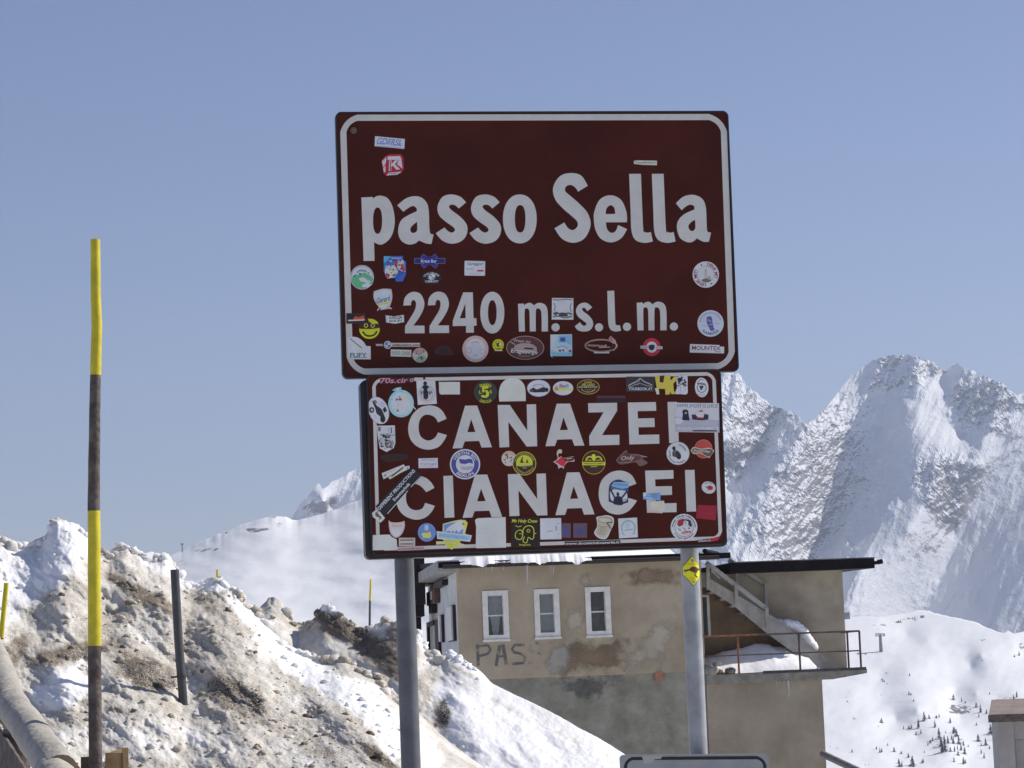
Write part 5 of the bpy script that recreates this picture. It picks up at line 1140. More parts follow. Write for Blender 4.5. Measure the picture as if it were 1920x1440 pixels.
# main block: plastered upper storey, concrete below, whitewashed left side
mb = MB()
wall_holes(mb, H, uL, uR, vB, vE + 0.15, 0.0, wr, M_PLAST)
mb.face([H.p(uL, vB, 0), H.p(uR, vB, 0), H.p(uR, vB, -0.06), H.p(uL, vB, -0.06)], M_PLAST)
mb.face([H.p(uR, vB, 0), H.p(uR, vB, -DEP), H.p(uR, vE + .15, -DEP), H.p(uR, vE + .15, 0)], M_PLAST)
mb.face([H.p(uR, vB, -DEP), H.p(uL, vB, -DEP), H.p(uL, vE + .15, -DEP), H.p(uR, vE + .15, -DEP)], M_PLAST)
mb.build('wall', house)
mb = MB()
mb.face([H.p(uL, vB, -DEP), H.p(uL, vB, 0), H.p(uL, vE + .15, 0), H.p(uL, vE + .15, -DEP)], M_WHITEW)
lw = mb.build('side_wall', house, 'whitewashed left side wall')
mb = MB()
mb.box(H, uL + 0.02, uR, vG, vB, -DEP + 0.02, -0.05, M_CONC)
mb.build('basement_wall', house, 'rough grey concrete wall of the lower storey')
mb = MB()   # floor and back of the rooms, so the windows open on something dark
mb.face([H.p(uL + .1, vB + .02, -4), H.p(uR - .1, vB + .02, -4), H.p(uR - .1, vE, -4), H.p(uL + .1, vE, -4)], M_ROOM)
mb.face([H.p(uL + .1, vB + .02, -.3), H.p(uR - .1, vB + .02, -.3), H.p(uR - .1, vB + .02, -4), H.p(uL + .1, vB + .02, -4)], M_ROOM)
mb.build('interior', house)

# repairs and stains in the plaster
def soft(m):
    """the same paint with its rim worn through"""
    nm = m.name + '_worn'
    if nm in MATS: return MATS[nm]
    q = m.copy(); q.name = nm
    n, l = q.node_tree.nodes, q.node_tree.links
    b_ = n['Principled BSDF']
    at_ = n.new('ShaderNodeAttribute'); at_.attribute_name = 'rim'
    tc = n.new('ShaderNodeTexCoord')
    t = n.new('ShaderNodeTexNoise'); t.inputs['Scale'].default_value = 2.1; t.inputs['Detail'].default_value = 8; t.inputs['Roughness'].default_value = .68
    l.new(tc.outputs['Object'], t.inputs['Vector'])
    m1 = n.new('ShaderNodeMath'); m1.operation = 'MULTIPLY_ADD'; m1.inputs[1].default_value = 2.6; m1.inputs[2].default_value = -1.2
    l.new(t.outputs['Fac'], m1.inputs[0])
    m2 = n.new('ShaderNodeMath'); m2.operation = 'ADD'
    l.new(m1.outputs[0], m2.inputs[0]); l.new(at_.outputs['Fac'], m2.inputs[1])
    r = n.new('ShaderNodeMapRange'); r.interpolation_type = 'SMOOTHSTEP'
    r.inputs[1].default_value = .2; r.inputs[2].default_value = 1.0; r.inputs[4].default_value = .9
    l.new(m2.outputs[0], r.inputs[0])
    tr, mx = n.new('ShaderNodeBsdfTransparent'), n.new('ShaderNodeMixShader')
    l.new(r.outputs[0], mx.inputs[0]); l.new(tr.outputs[0], mx.inputs[1]); l.new(b_.outputs[0], mx.inputs[2])
    l.new(mx.outputs[0], n['Material Output'].inputs[0])
    MATS[nm] = q
    return q
def fleck(outline, m, n, name, k=3):
    q = spline([p for p in outline], True, 5)
    cx, cy = sum(p[0] for p in q) / len(q), sum(p[1] for p in q) / len(q)
    mb = MB(); rows = 7; nq = len(q); vv_ = []; rim = []
    for j in range(rows):
        t = j / (rows - 1)
        for p in q:
            s_ = 1.22 * (1 - t)
            vv_.append(H.at(cx + (p[0] - cx) * s_, cy + (p[1] - cy) * s_, n)); rim.append(min(1, t * 1.25))
    fs = []
    for j in range(rows - 1):
        for i in range(nq):
            a, b = j * nq + i, j * nq + (i + 1) % nq
            fs.append((a, b, b + nq, a + nq))
    mb.idx(vv_, fs, soft(m))
    o = mb.build(name, house)
    at_ = o.data.attributes.new('rim', 'FLOAT', 'POINT')
    at_.data.foreach_set('value', rim)
    return o
ZF = Z(780, 1200, 550 / 1920)
def zf(pts): return [(*ZF(p), *p[2:]) for p in pts]
fleck(zf([(975, 55), (1050, -10), (1180, 10), (1370, 0), (1385, 60), (1345, 185), (1200, 205), (960, 232), (930, 190), (985, 120)]), M_PLAST_D, 0.003, 'stain')
fleck(zf([(1390, 205, 1), (1375, 130), (1430, 40), (1550, -90), (1665, -190), (1700, -100), (1640, 60), (1600, 190), (1480, 200)]), M_PLAST_L, 0.004, 'plaster_repair')
fleck([(1062, 1142), (1085, 1138), (1097, 1150), (1094, 1182), (1066, 1190), (1056, 1172)], M_PLAST_L, 0.0035, 'plaster_repair')
fleck([(1042, 1208), (1062, 1202), (1068, 1230), (1058, 1260), (1030, 1268), (1024, 1240)], mat('bleached_plaster', (0.37, 0.345, 0.30), 0.85, 0.15, 3), 0.005, 'plaster_repair')
fleck([(1160, 1072), (1190, 1068), (1278, 1066), (1284, 1096), (1230, 1098), (1180, 1094)], mat('patchy_brown_plaster', (0.27, 0.205, 0.145), 0.85, 0.2, 3), 0.003, 'stain')
fleck([(1090, 1068), (1108, 1068), (1112, 1100), (1102, 1104), (1086, 1100)], M_PLAST_L, 0.003, 'plaster_repair')
mb = MB(); mb.box(H, hu(1228, 1255), hu(1243, 1255), hv(1235, 1276), hv(1235, 1259), -0.05, 0.012, mat('bare_brick', (0.36, 0.17, 0.10), 0.85, 0.2, 8)); mb.build('brick', house)
fleck([(1046, 1274), (1150, 1268), (1130, 1300), (1090, 1320), (1070, 1300), (1048, 1296)], M_CONC_D, -0.046, 'stain')

# the worn painted word
M_OLDPAINT = mat('worn_grey_paint', (0.135, 0.13, 0.13), 0.9, 0, 5, rgb2=(0.33, 0.27, 0.20), lo=0.50, hi=0.60, detail=8)
M_OLDPAINT2 = mat('ghost_of_grey_paint', (0.18, 0.165, 0.15), 0.9, 0, 6, rgb2=(0.34, 0.28, 0.21), lo=0.40, hi=0.50, detail=8)
ZH = Z(780, 1020, 350 / 1867)
mb = MB()
def word(shapes, m, n):
    for i, (pts, tr, c) in enumerate(shapes):
        w3 = [H.at(*ZH(p), n + 0.0006 * i) for p in pts]
        mb.idx(w3, [(a, b, c_) if (w3[b] - w3[a]).cross(w3[c_] - w3[a]).dot(H.N) > 0 else (a, c_, b) for a, b, c_ in tr], m)
word([P([(600, 1005), (632, 1003), (640, 1215), (608, 1225)], 0), L([(632, 1022), (725, 1012)], 22, 0), L([(722, 1012), (745, 1060), (720, 1095)], 24, 0), L([(725, 1098), (636, 1120)], 24, 0)], M_OLDPAINT, 0.006)
mb.build('lettering', house, 'worn grey painted letter P')
mb = MB()
word([L([(800, 1222), (838, 1015)], 32, 0), L([(868, 1005), (905, 1205)], 34, 0), L([(835, 1125), (880, 1122)], 20, 0)], M_OLDPAINT, 0.006)
mb.build('lettering', house, 'worn grey painted letter A')
mb = MB()
word([L([(1085, 1010), (985, 1012), (960, 1055), (985, 1085), (1060, 1100), (1095, 1140), (1075, 1190), (965, 1200)], 28, 0)], M_OLDPAINT, 0.006)
mb.build('lettering', house, 'worn grey painted letter S')

mb = MB()
for q_ in (L([(1150, 1010), (1130, 1060), (1180, 1085)], 22, 0), L([(1195, 985), (1235, 1000)], 24, 0), L([(1215, 1085), (1255, 1105)], 22, 0), L([(1120, 1190), (1160, 1192)], 20, 0), L([(1330, 990), (1385, 980)], 16, 0)):
    mb = MB()
    word([q_], M_OLDPAINT2, 0.006)
    mb.build('lettering', house, 'faded scrap of a painted letter')


# windows
for i, (a, b, c, d) in enumerate(wr):
    mb = MB()
    fw, fd = 0.10, -0.05
    mb.box(H, a - .03, a + fw, c - .02, d + .02, fd - .08, 0.03, M_WFRAME)
    mb.box(H, b - fw, b + .03, c - .02, d + .02, fd - .08, 0.03, M_WFRAME)
    mb.box(H, a + fw, b - fw, d - fw, d + .02, fd - .08, 0.028, M_WFRAME)
    mb.box(H, a + fw, b - fw, c - .02, c + fw * .9, fd - .08, 0.028, M_WFRAME)
    wd = mb.build('window', house, ['white window with a gathered net curtain', 'white window with a grey blind drawn', 'white window with a dark upper pane'][i])
    mb = MB()
    vm = c + (d - c) * 0.49
    for x0, x1, y0, y1 in ((a + fw, a + fw + .012, c + fw * .9, d - fw), (b - fw - .012, b - fw, c + fw * .9, d - fw)):
        mb.box(H, x0, x1, y0, y1, -.16, -.10, M_WFRAME)
    mb.box(H, a + fw + .012, b - fw - .012, vm - .018, vm + .018, -.155, -.105, M_WFRAME)
    mb.build('sash', wd)
    mb = MB(); mb.box(H, a + fw + .01, b - fw - .01, c + .1, d - .11, -.135, -.125, M_GLASS); mb.build('pane', wd)
    mb = MB(); mb.box(H, a - .05, b + .05, c - .07, c - .02, -.05, .07, M_WFRAME); mb.build('sill', wd)
    mb = MB()
    if i == 0:
        nn = 16
        um = (a + b) / 2
        def curt(v0, v1, w0, w1, sx):
            rows = 5
            vv_, ff = [], []
            for r in range(rows):
                t = r / (rows - 1)
                for k in range(nn + 1):
                    s_ = k / nn * 2 - 1
                    vv_.append(H.p(um + s_ * (w0 + (w1 - w0) * t), v0 + (v1 - v0) * t, -.17 + .02 * math.sin(k * 2.1)))
            for r in range(rows - 1):
                for k in range(nn):
                    q = r * (nn + 1) + k
                    ff.append((q, q + nn + 1, q + nn + 2, q + 1))
            mb.idx(vv_, ff, M_CURT, True)
        curt(d - .08, vm, (b - a) / 2 - .1, (b - a) / 2 - .13, 0)
        curt(vm, c + .08, (b - a) / 2 - .16, .06, 0)
    elif i == 1:
        mb.box(H, a + .08, b - .08, c + .06, d - .06, -.19, -.165, M_CURT2)
    else:
        mb.box(H, a + .12, b - .2, c + .06, vm + .12, -.5, -.46, mat('dim_curtain', (0.16, 0.165, 0.17), 0.9, 0.3, 6))
    mb.build('curtain', wd)

# left side: shutters, door, timber bracing, dark porch
def side(s0, s1, v0, v1, t0, t1, m, mbx):
    mbx.hexa([H.p(uL - t0, v0, -s0), H.p(uL - t0, v0, -s1), H.p(uL - t0, v1, -s1), H.p(uL - t0, v1, -s0),
              H.p(uL - t1, v0, -s0), H.p(uL - t1, v0, -s1), H.p(uL - t1, v1, -s1), H.p(uL - t1, v1, -s0)], m)
for s0, s1, y0, y1 in ((0.5, 2.3, 1133, 1201), (4.3, 5.1, 1144, 1199)):
    v0, v1 = hv(850, y1), hv(850, y0)
    mb = MB(); side(s0, s1, v0, v1, .004, .07, M_DARKW, mb); side(s0 + .22, s1, v0 + .02, v1 - .02, .07, .11, M_WFRAME, mb); mb.build('shutter', house, 'white painted shutter')
v0, v1 = hv(820, 1262), hv(820, 1152)
mb = MB(); side(5.6, 6.8, v0, v1, .004, .08, M_DARKW, mb); side(6.8, 9.0, v0, v1 - .12, .004, .05, mat('grey_door', (0.42, 0.42, 0.38), 0.7, 0.2, 5), mb); side(6.8, 9.0, v1 - .12, v1, .004, .12, M_DARKW, mb); side(9.0, 9.4, v0, v1, .004, .12, M_DARKW, mb)
mb.build('door', house, 'pale side door in a dark frame')
mb = MB()
for s0, s1, y0, y1, m in ((2.6, 6.2, 1079, 1090, M_DARKW), (5.4, 8.4, 1090, 1118, M_BRWOOD), (6.6, 7.6, 1119, 1136, M_DARKW), (6.3, 6.9, 1092, 1109, M_WFRAME)):
    side(s0, s1, hv(830, y1), hv(830, y0), .01, .16 if m is not M_WFRAME else .18, m, mb)
mb.build('gable_bracing', house)
mb = MB()
def pbox(x0, x1, y0, y1, n0, n1, m):
    a, b = H.uv(x0, (y0 + y1) / 2, n1)[0], H.uv(x1, (y0 + y1) / 2, n1)[0]
    mb.box(H, a, b, H.uv(x0, y1, n1)[1], H.uv(x0, y0, n1)[1], n0, n1, m)
pbox(769, 797, 1041, 1134, -9.5, -6.5, M_DARKW); pbox(772, 796, 1134, 1156, -9.5, -7, M_DARKW); pbox(782, 791, 1156, 1240, -8.6, -8.3, M_DARKW)
mb.build('timber_porch', house, 'dark timber porch at the left end')

# roofs
vr = vE
mb = MB()
a0, a1 = hu(822, 1060, .55), hu(1370, 1045, .55)
prof = [(-DEP - .4, vr + .62), (.55, vr + .02)]
mb.hexa([H.p(a0, vr - .03, .55), H.p(a1, vr - .03, .55), H.p(a1, vr + .40, -DEP - .4), H.p(a0, vr + .40, -DEP - .4),
         H.p(a0, vr + .11, .55), H.p(a1, vr + .11, .55), H.p(a1, vr + .54, -DEP - .4), H.p(a0, vr + .54, -DEP - .4)], M_SHEET)
roof = mb.build('roof', house, 'flat dark main roof carrying a ragged snow edge')
mb = MB()
mb.tube([H.p(a0 + .1, vr + .0, .60), H.p(a1 - .3, vr + .0, .60)], .055, mat('brown_gutter', (0.022, 0.014, 0.014), 0.6, 0.2, 5), 10)
mb.tube([H.p(a1 - .62, vr + .17, .45), H.p(a1 + .03, vr + .17, -1.4)], .06, M_SHEET, 8)
mb.build('gutter', roof)
mb = MB()
mb.box(H, a0 - .02, a0 + .5, vr - .12, vr + .15, -DEP, .50, mat('grey_barge_board', (0.33, 0.32, 0.31), 0.8, 0.2, 4))
mb.build('barge_board', roof)

NA = -1.9      # plane of the recessed upper wall of the annexe
aL, aR = hu(1300, 1150, NA), H.uv(1584, 1165, NA)[0]
vS = hv(1450, 1261)        # top of the slab
vAr = H.uv(1500, 1076, NA + .9)[1]
mb = MB()
mb.box(H, uR - .3, aR, vS - .1, vAr + .15, -DEP, NA, M_GREYPL)
mb.build('annexe_wall', house, 'grey plaster upper wall of the annexe')
mb = MB()
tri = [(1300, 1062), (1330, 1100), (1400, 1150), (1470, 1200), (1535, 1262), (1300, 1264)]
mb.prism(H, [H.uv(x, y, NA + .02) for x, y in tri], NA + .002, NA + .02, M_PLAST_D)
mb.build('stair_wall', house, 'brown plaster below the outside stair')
mb = MB()
q0, q1 = H.uv(1298, 1150, NA + .05)[0], H.uv(1331, 1150, NA + .05)[0]
z0, z1 = H.uv(1325, 1192, NA + .05)[1], H.uv(1325, 1115, NA + .05)[1]
mb.box(H, q1 - .07, q1, z0, z1, NA + .02, NA + .07, M_WFRAME); mb.box(H, q0, q1 - .07, z1 - .06, z1, NA + .02, NA + .07, M_WFRAME); mb.box(H, q0, q0 + .06, z0, z1 - .06, NA + .02, NA + .07, M_WFRAME)
mb.box(H, q0 + .06, q1 - .07, z0, z1 - .06, NA + .021, NA + .035, mat('dark_pane', (0.02, 0.028, 0.03), 0.1))
mb.build('window', house, 'dark narrow window behind the right post')
lR = hu(1545, 1350)
mb = MB(); mb.box(H, uR + .002, lR, vG, vS - .2, -DEP + .1, 0.0, M_LOWPL); mb.build('basement_wall', house, 'brown plaster wall below the balcony')
# balcony
nF = 0.12
bR = H.uv(1620, 1256, -.2)[0]
mb = MB()
pr = [(uR, vS), (bR, vS), (bR, vS - .10), (lR + .25, vS - .22), (uR, vS - .24)]
mb.prism(H, pr, NA + .03, nF, mat('mossy_concrete_slab', (0.17, 0.16, 0.135), 0.9, 0, 3.5, 0.5, 25, rgb2=(0.30, 0.285, 0.24)))
balc = mb.build('balcony', house)
mb = MB()
mb.box(H, uR + 1.4, bR - .02, vS - .02, vS + .05, nF + .002, nF + .022, mat('wet_slab_edge', (0.05, 0.045, 0.05), 0.5, 0.4, 5))
mb.build('slab_edge', balc)
def hn(x, y, n): return H.at(x, y, n)
def rail(name, pts, r, m, seg=6):
    mb = MB()
    for i, p in enumerate(pts):
        mb.tube(p, r, m, seg)
    return mb.build(name, balc)
vt, vm = hv(1450, 1189), hv(1450, 1226)
nR = nF - .08
cr = H.uv(1611, 1200, nR)[0]
for px, m in ((1384, M_RUST), (1499, M_RUSTD), (1613, M_RUSTD)):
    u = H.uv(px, 1220, nR)[0]
    rail('rail_post', [[H.p(u, vS, nR), H.p(u, vt, nR)]], .026, m)
u = cr
rail('rail_post', [[H.p(u - .02, vS, NA + .75), H.p(u - .02, vt, NA + .75)]], .026, M_RUSTD)
uM = H.uv(1420, 1190, nR)[0]
rail('handrail', [[H.p(uR - .3, vt, nR), H.p(uM, vt, nR)]], .026, M_RUST)
rail('handrail', [[H.p(uM, vt, nR), H.p(cr, vt, nR)], [H.p(cr, vt, nR), H.p(cr, vt, NA)]], .026, M_RUSTD)
rail('handrail', [[H.p(uR - .3, vm, nR), H.p(cr, vm, nR)], [H.p(cr, vm, nR), H.p(cr, vm, NA)]], .018, M_RUSTD)
# annexe roof
mb = MB()
r0, r1 = H.uv(1368, 1060, NA + .9)[0], H.uv(1640, 1060, NA + .9)[0]
vF0, vF1 = H.uv(1500, 1070, NA + .9)[1], H.uv(1500, 1051, NA + .9)[1]
mb.hexa([H.p(r0, vF0, NA + .9), H.p(r1, vF0, NA + .9), H.p(r1, vF0 + .12, -DEP), H.p(r0, vF0 + .12, -DEP), H.p(r0, vF1, NA + .9), H.p(r1, vF1, NA + .9), H.p(r1, vF1 + .1, -DEP), H.p(r0, vF1 + .1, -DEP)], M_SHEET)
ar = mb.build('roof', house, 'black flat roof of the annexe')
mb = MB(); mb.tube([H.p(r1 - .02, vF0 + .13, NA + .75), H.p(r1 + .2, vF0 + .15, NA + .75)], .045, M_SHEET, 8); mb.tube([H.p(r1 + .12, vF0 + .15, NA + .75), H.p(r1 + .24, vF0 + .17, NA + .75)], .06, M_SHEET, 8)
mb.box(H, r0 + .1, r1 + .02, vF1, vF1 + .025, NA + .55, NA + .92, mat('worn_sheet_edge', (0.14, 0.13, 0.15), 0.5, 0.5, 3))
mb.build('gutter', ar)
# stair up to the roof door
NS1 = NA + .95
def st(x, y, n=NS1): return H.at(x, y, n)
mb = MB()
mb.prism(H, [H.uv(x, y, NS1) for x, y in [(1312, 1074), (1333, 1086), (1438, 1149), (1462, 1163), (1575, 1255), (1533, 1257), (1505, 1236), (1438, 1187), (1375, 1135), (1334, 1109), (1312, 1094)]], NS1 - .06, NS1, M_STAIR)
stair = mb.build('stair', house)
mb = MB()
for k in range(13):
    t = k / 12
    x, y = 1325 + (1560 - 1325) * t, 1098 + (1250 - 1098) * t
    u, v = H.uv(x, y, NS1)
    mb.box(H, u - .16, u + .16, v - .03, v + .02, NA + .02, NS1 - .06, M_STAIR)
mb.build('tread', stair)
mb = MB()
def bar(p, q, n, hw=.05, hd=.04, m=M_STAIR):
    a, b = Vector(H.uv(*p, n)), Vector(H.uv(*q, n))
    d = (b - a).normalized(); e = Vector((-d.y, d.x)) * hw
    mb.prism(H, [tuple(a - e), tuple(b - e), tuple(b + e), tuple(a + e)], n - hd, n + hd, m)
bar((1324, 1055), (1439, 1143), NS1 + .045, .055)
for x, y0, y1 in ((1327, 1058, 1106), (1380, 1096, 1134), (1437.5, 1140, 1178)):
    bar((x, y0), (x + 1, y1), NS1 + .13, .042)
bar((1333, 1069), (1350, 1085), NS1 + .02, .02)
mb.build('banister', stair)
mb = MB()
nb_ = NA + .08
bar((1366, 1050), (1438, 1098), nb_, .055); bar((1381, 1062), (1382, 1110), nb_ + .09, .04); bar((1436, 1095), (1437, 1150), nb_ + .09, .042)
mb.build('banister', stair)

# snow lying on the house, icicles, stones
def snow_ridge(name, u0, u1, nb0, nb1, vb, hfn, label, cat, seed, ragged=0.0):
    """a drift: a domed grid on a flat top"""
    cols, rows = 90, 14
    vv_, ff = [], []
    for j in range(rows + 1):
        t = j / rows
        for i in range(cols + 1):
            s_ = i / cols
            u = u0 + (u1 - u0) * s_
            e = hfn(s_)
            if ragged == 0: e *= 1 + .14 * noise.fractal(V3(u * 1.1, seed, .5), .8, 2.1, 3)
            rag = ragged * (noise.fractal(V3(u * 1.3, seed), 0.6, 2.2, 5)) * (1 - t)
            n = nb1 + rag + (nb0 - nb1) * t
            h = e * min(1, (min(1, (t * 1.35 + .03) ** .8) if ragged == 0 else min(1, t * 5) ** .6))
            h += 0.06 * e * noise.fractal(V3(u * 2.2, t * 3, seed), 0.8, 2.1, 4) * min(1, t * 6)
            droop = (0.09 + 0.10 * max(0, noise.fractal(V3(u * 2.6, seed, 3), 0.6, 2.2, 4))) if (ragged and j == 0) else 0.02
            vv_.append(H.p(u, vb(n) + max(0.0, h) + (0.012 if j else -droop), n))
    for j in range(rows):
        for i in range(cols):
            q = j * (cols + 1) + i
            ff.append((q, q + 1, q + cols + 2, q + cols + 1))
    mb = MB(); mb.idx(vv_, ff, M_SNOW, True)
    return solo(mb, name, label, cat)
s0, s1 = hu(862, 1050, .5), hu(1108, 1050, .5)
snow_ridge('roof_snow', s0, s1, -3.4, .74, lambda n: vr + .12 + (.55 - n) * .0393, lambda s_: .17 * min(1, s_ * 9) * min(1, (1 - s_) * 6), 'ragged white snow layer lying along the main roof edge', 'snow', 3.0, .16)
d0, d1 = H.uv(1326, 1255, -.7)[0], H.uv(1536, 1255, -.7)[0]
hm = interp([(0, .34), (.06, .42), (.12, .46), (.2, .56), (.35, .62), (.5, .64), (.62, .60), (.75, .56), (.85, .50), (.93, .42), (.97, .2), (1, 0)])
snow_ridge('balcony_snow', d0, d1, NA + .1, -.05, lambda n: vS, hm, 'smooth white snow drift heaped on the balcony', 'snow', 7.0)
mb = MB()
pts = [(1462, 1168), (1480, 1172), (1496, 1178), (1510, 1196), (1522, 1214)]
for i, (x, y) in enumerate(spline(pts, n=4)):
    mb.lump(H.at(x, y - 1, NS1 - .35), .17 if i > 2 else .12, M_SNOW, i, 2, .25, .75)
solo(mb, 'stair_snow', 'lumpy white snow left on the lower stair steps', 'snow')
def icicle(px, y0, y1, n, r, label, grp='icicles hanging from the house'):
    mb = MB()
    a, b = H.at(px, y0, n), H.at(px + (y1 - y0) * .04, y1, n)
    mb.tube([a + (b - a) * t for t in (0, .2, .45, .7, .9, 1)], [r, r * .8, r * .62, r * .45, r * .22, r * .05], M_ICE, 7, wob=.35)
    solo(mb, 'icicle', label, 'icicle', grp, loc=a)
icicle(988, 1060, 1101, .62, .035, 'longest icicle under the main roof eave')
for px, y1 in ((1034, 1082), (1038, 1078), (1030, 1072), (922, 1074), (944, 1072), (910, 1072)):
    icicle(px, 1062, y1, .62, .018, 'short thin icicle under the snowy main roof eave')
icicle(1478, 1276, 1314, nF, .03, 'longest icicle under the balcony slab')
for px, y1 in ((1456, 1285), (1462, 1281), (1470, 1292)):
    icicle(px, 1276, y1, nF, .014, 'short thin icicle under the balcony slab')
for px, py, r, m, lb in ((1332, 1256, .20, mat('grey_stone', (0.24, 0.235, 0.22), 0.9, 0.3, 5), 'pale rounded stone at the left end of the balcony'), (1346, 1260, .12, mat('red_brown_stone', (0.16, 0.085, 0.06), 0.9, 0.3, 5), 'low red brown stone between two grey ones on the balcony'), (1368, 1258, .13, mat('dark_stone', (0.15, 0.145, 0.135), 0.9, 0.3, 5), 'dark square stone beside the rusty rail post'), (1344, 1250, .12, MATS['grey_stone'], 'flat grey stone lying on top of the others')):
    mb = MB(); u = H.uv(px, py, -.05)[0]
    vb = vS + (r * .6 if py < 1255 else r * .55)
    if py < 1252: vb = vS + .26
    mb.lump(H.p(u, vb, -.02), r, m, px, 2, .3, .8 if py > 1252 else .5, .9)
    solo(mb, 'stone', lb, 'stone')
# ============================================================ POLES, RAILS, SMALL THINGS
M_YEL = mat('yellow_band_paint', (0.62, 0.52, 0.02), 0.5, 0.14, 14, 0.15, 60)
M_POLE = mat('weathered_dark_wood', (0.075, 0.055, 0.05), 0.8, 0, 16, 0.4, 40, rgb2=(0.17, 0.145, 0.13), lo=0.4, hi=0.7)
M_WOOD = mat('grey_bleached_log', (0.34, 0.315, 0.27), 0.8, 0, 6, 0.35, 25, rgb2=(0.46, 0.43, 0.38), detail=9)
M_NEWW = mat('pale_cut_wood', (0.42, 0.29, 0.14), 0.7, 0.25, 8, 0.2, 30)
M_ENDW = mat('log_end', (0.20, 0.14, 0.09), 0.8, 0.3, 10)
M_STEEL = mat('dark_grey_post_paint', (0.065, 0.067, 0.074), 0.45, 0.2, 12)

def banded(px_pts, wds, Y, bands, name, label, cat, seg=16, top=None, group=None, yf=None):
    """pole through photo points; bands = [(y_from, y_to, material)]"""
    ys = [p[1] for p in px_pts]
    xf = interp([(p[1], p[0]) for p in px_pts]); wf = interp([(p[1], w_) for p, w_ in zip(px_pts, wds)])
    foot = at(xf(ys[-1]), ys[-1], Y)
    root = thing(name, foot, label, cat, group)
    for y0, y1, m, nm in bands:
        mb = MB()
        k = max(2, int((y1 - y0) / 22))
        pp, rr = [], []
        for i in range(k + 1):
            y = y0 + (y1 - y0) * i / k
            pp.append(at(xf(y) + 0.7 * noise.noise(V3(y * .02, Y)), y, Y)); rr.append(wf(y) / 2 * Y / FPX * (1.02 if nm == 'band' else 1.0))
        mb.tube(pp[::-1], rr[::-1], m, seg, wob=0.05)
        mb.build(nm, root)
    return root
banded([(178.5, 449), (179.5, 560), (181.5, 610), (179, 705), (177, 830), (176, 960), (177, 1080), (177.5, 1212), (178, 1330), (180, 1480), (181, 1640)], [18, 19, 20, 20.5, 22, 23.5, 24, 24.5, 25, 26, 26], 11.2,
       [(449, 703, M_YEL, 'band'), (703, 958, M_POLE, 'shaft'), (958, 1211, M_YEL, 'band'), (1211, 1600, M_POLE, 'shaft')], 'snow_pole', 'tall wooden snow pole with two yellow bands in the foreground', 'snow pole')
banded([(12, 1093), (2, 1200), (-6, 1290)], [9, 9.5, 10], 15.0, [(1093, 1196, M_YEL, 'band'), (1196, 1300, M_POLE, 'shaft')], 'snow_pole', 'leaning yellow snow pole cut by the left edge of the photo', 'snow pole', 12)
banded([(407.5, 1068), (408, 1110)], [4.2, 4.4], 21.0, [(1068, 1082, M_YEL, 'band'), (1082, 1120, M_POLE, 'shaft')], 'snow_pole', 'short thin pole tip poking over the snow bank crest', 'snow pole', 10)
banded([(695.5, 1086), (693.5, 1130), (693, 1200)], [3.6, 4.2, 4.6], 27.0, [(1086, 1126, M_YEL, 'band'), (1126, 1210, M_STEEL, 'shaft')], 'snow_pole', 'thin yellow and black pole behind the dirty snow bank', 'snow pole', 10)

# plain grey tube in the bank
# its foot is where the bank's surface meets that point of the photograph
def bank_at(px, py):
    best = None
    for v in bankA.data.vertices:
        q = RM.transposed() @ (v.co - CAM)
        e = (960 + FPX * q.x / -q.z - px) ** 2 + (720 - FPX * q.y / -q.z - py) ** 2
        if best is None or e < best[0]: best = (e, v.co.y)
    return best[1]
Yp = bank_at(344, 1319)
post = thing('metal_post', at(345, 1350, Yp), 'plain dark grey metal post stuck in the dirty snow bank', 'post')
mb = MB(); mb.tube([at(346.5, 1345, Yp), at(343.5, 1316, Yp), at(334, 1190, Yp), at(327.5, 1068, Yp)], 8.3 * Yp / FPX, M_STEEL, 20); mb.build('tube', post)
mb = MB()
c = at(341, 1268, Yp); ax = (at(327.5, 1068, Yp) - at(343.5, 1316, Yp)).normalized()
mb.tube([c - ax * .008, c + ax * .008], 9.6 * Yp / FPX, M_RUSTD, 18)
mb.tube([c, at(321, 1270, Yp - .03)], .006, M_RUSTD, 6)
mb.build('clamp', post)

# log guard rail, bottom left
fence = thing('guard_rail', at(60, 1700, 11.2), 'weathered log guard rail running along the snow bank', 'guard rail')
def log(pts, rad, nm):
    mb = MB()
    P3 = [Vector(p) for p in pts]
    pp, rr = [], []
    for i in range(len(P3) - 1):
        for k in range(8):
            pp.append(P3[i].lerp(P3[i + 1], k / 8)); rr.append(rad[i] + (rad[i + 1] - rad[i]) * k / 8)
    pp.append(P3[-1]); rr.append(rad[-1])
    mb.tube(pp, rr, M_WOOD, 22, False, wob=.10)
    k = len(mb.v)
    n = 22
    mb.face(mb.v[:n][::-1], M_ENDW); mb.face(mb.v[(len(pp) - 1) * n:len(pp) * n], M_ENDW)
    return mb.build(nm, fence)
log([at(-30, 1180, 13.6), at(2, 1262, 12.6), at(24, 1336, 11.9)], [.058, .066, .072], 'rail')
log([at(22, 1322, 11.85), at(70, 1390, 11.1), at(112, 1452, 10.45)], [.072, .076, .079], 'rail')
log([at(98, 1456, 10.5), at(160, 1540, 9.6)], [.084, .086], 'rail')
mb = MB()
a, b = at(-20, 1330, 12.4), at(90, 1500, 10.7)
mb.hexa([a + V3(0, 0, -.75), b + V3(0, 0, -.75), b + V3(0, .06, -.75), a + V3(0, .06, -.75), a + V3(0, 0, -.02), b + V3(0, 0, -.02), b + V3(0, .06, -.02), a + V3(0, .06, -.02)], M_POLE)  # board added to darken the shaded space beneath the rail
mb.build('board', fence, 'dark board added for the shade under the rail')
for px, py, Y in ((30, 1345, 12.0), (108, 1452, 10.6)):
    mb = MB(); t = at(px, py, Y); mb.tube([Vector((t.x, t.y, -.1)), t + V3(0, 0, -.05)], .06, M_POLE, 14); mb.build('rail_post', fence)

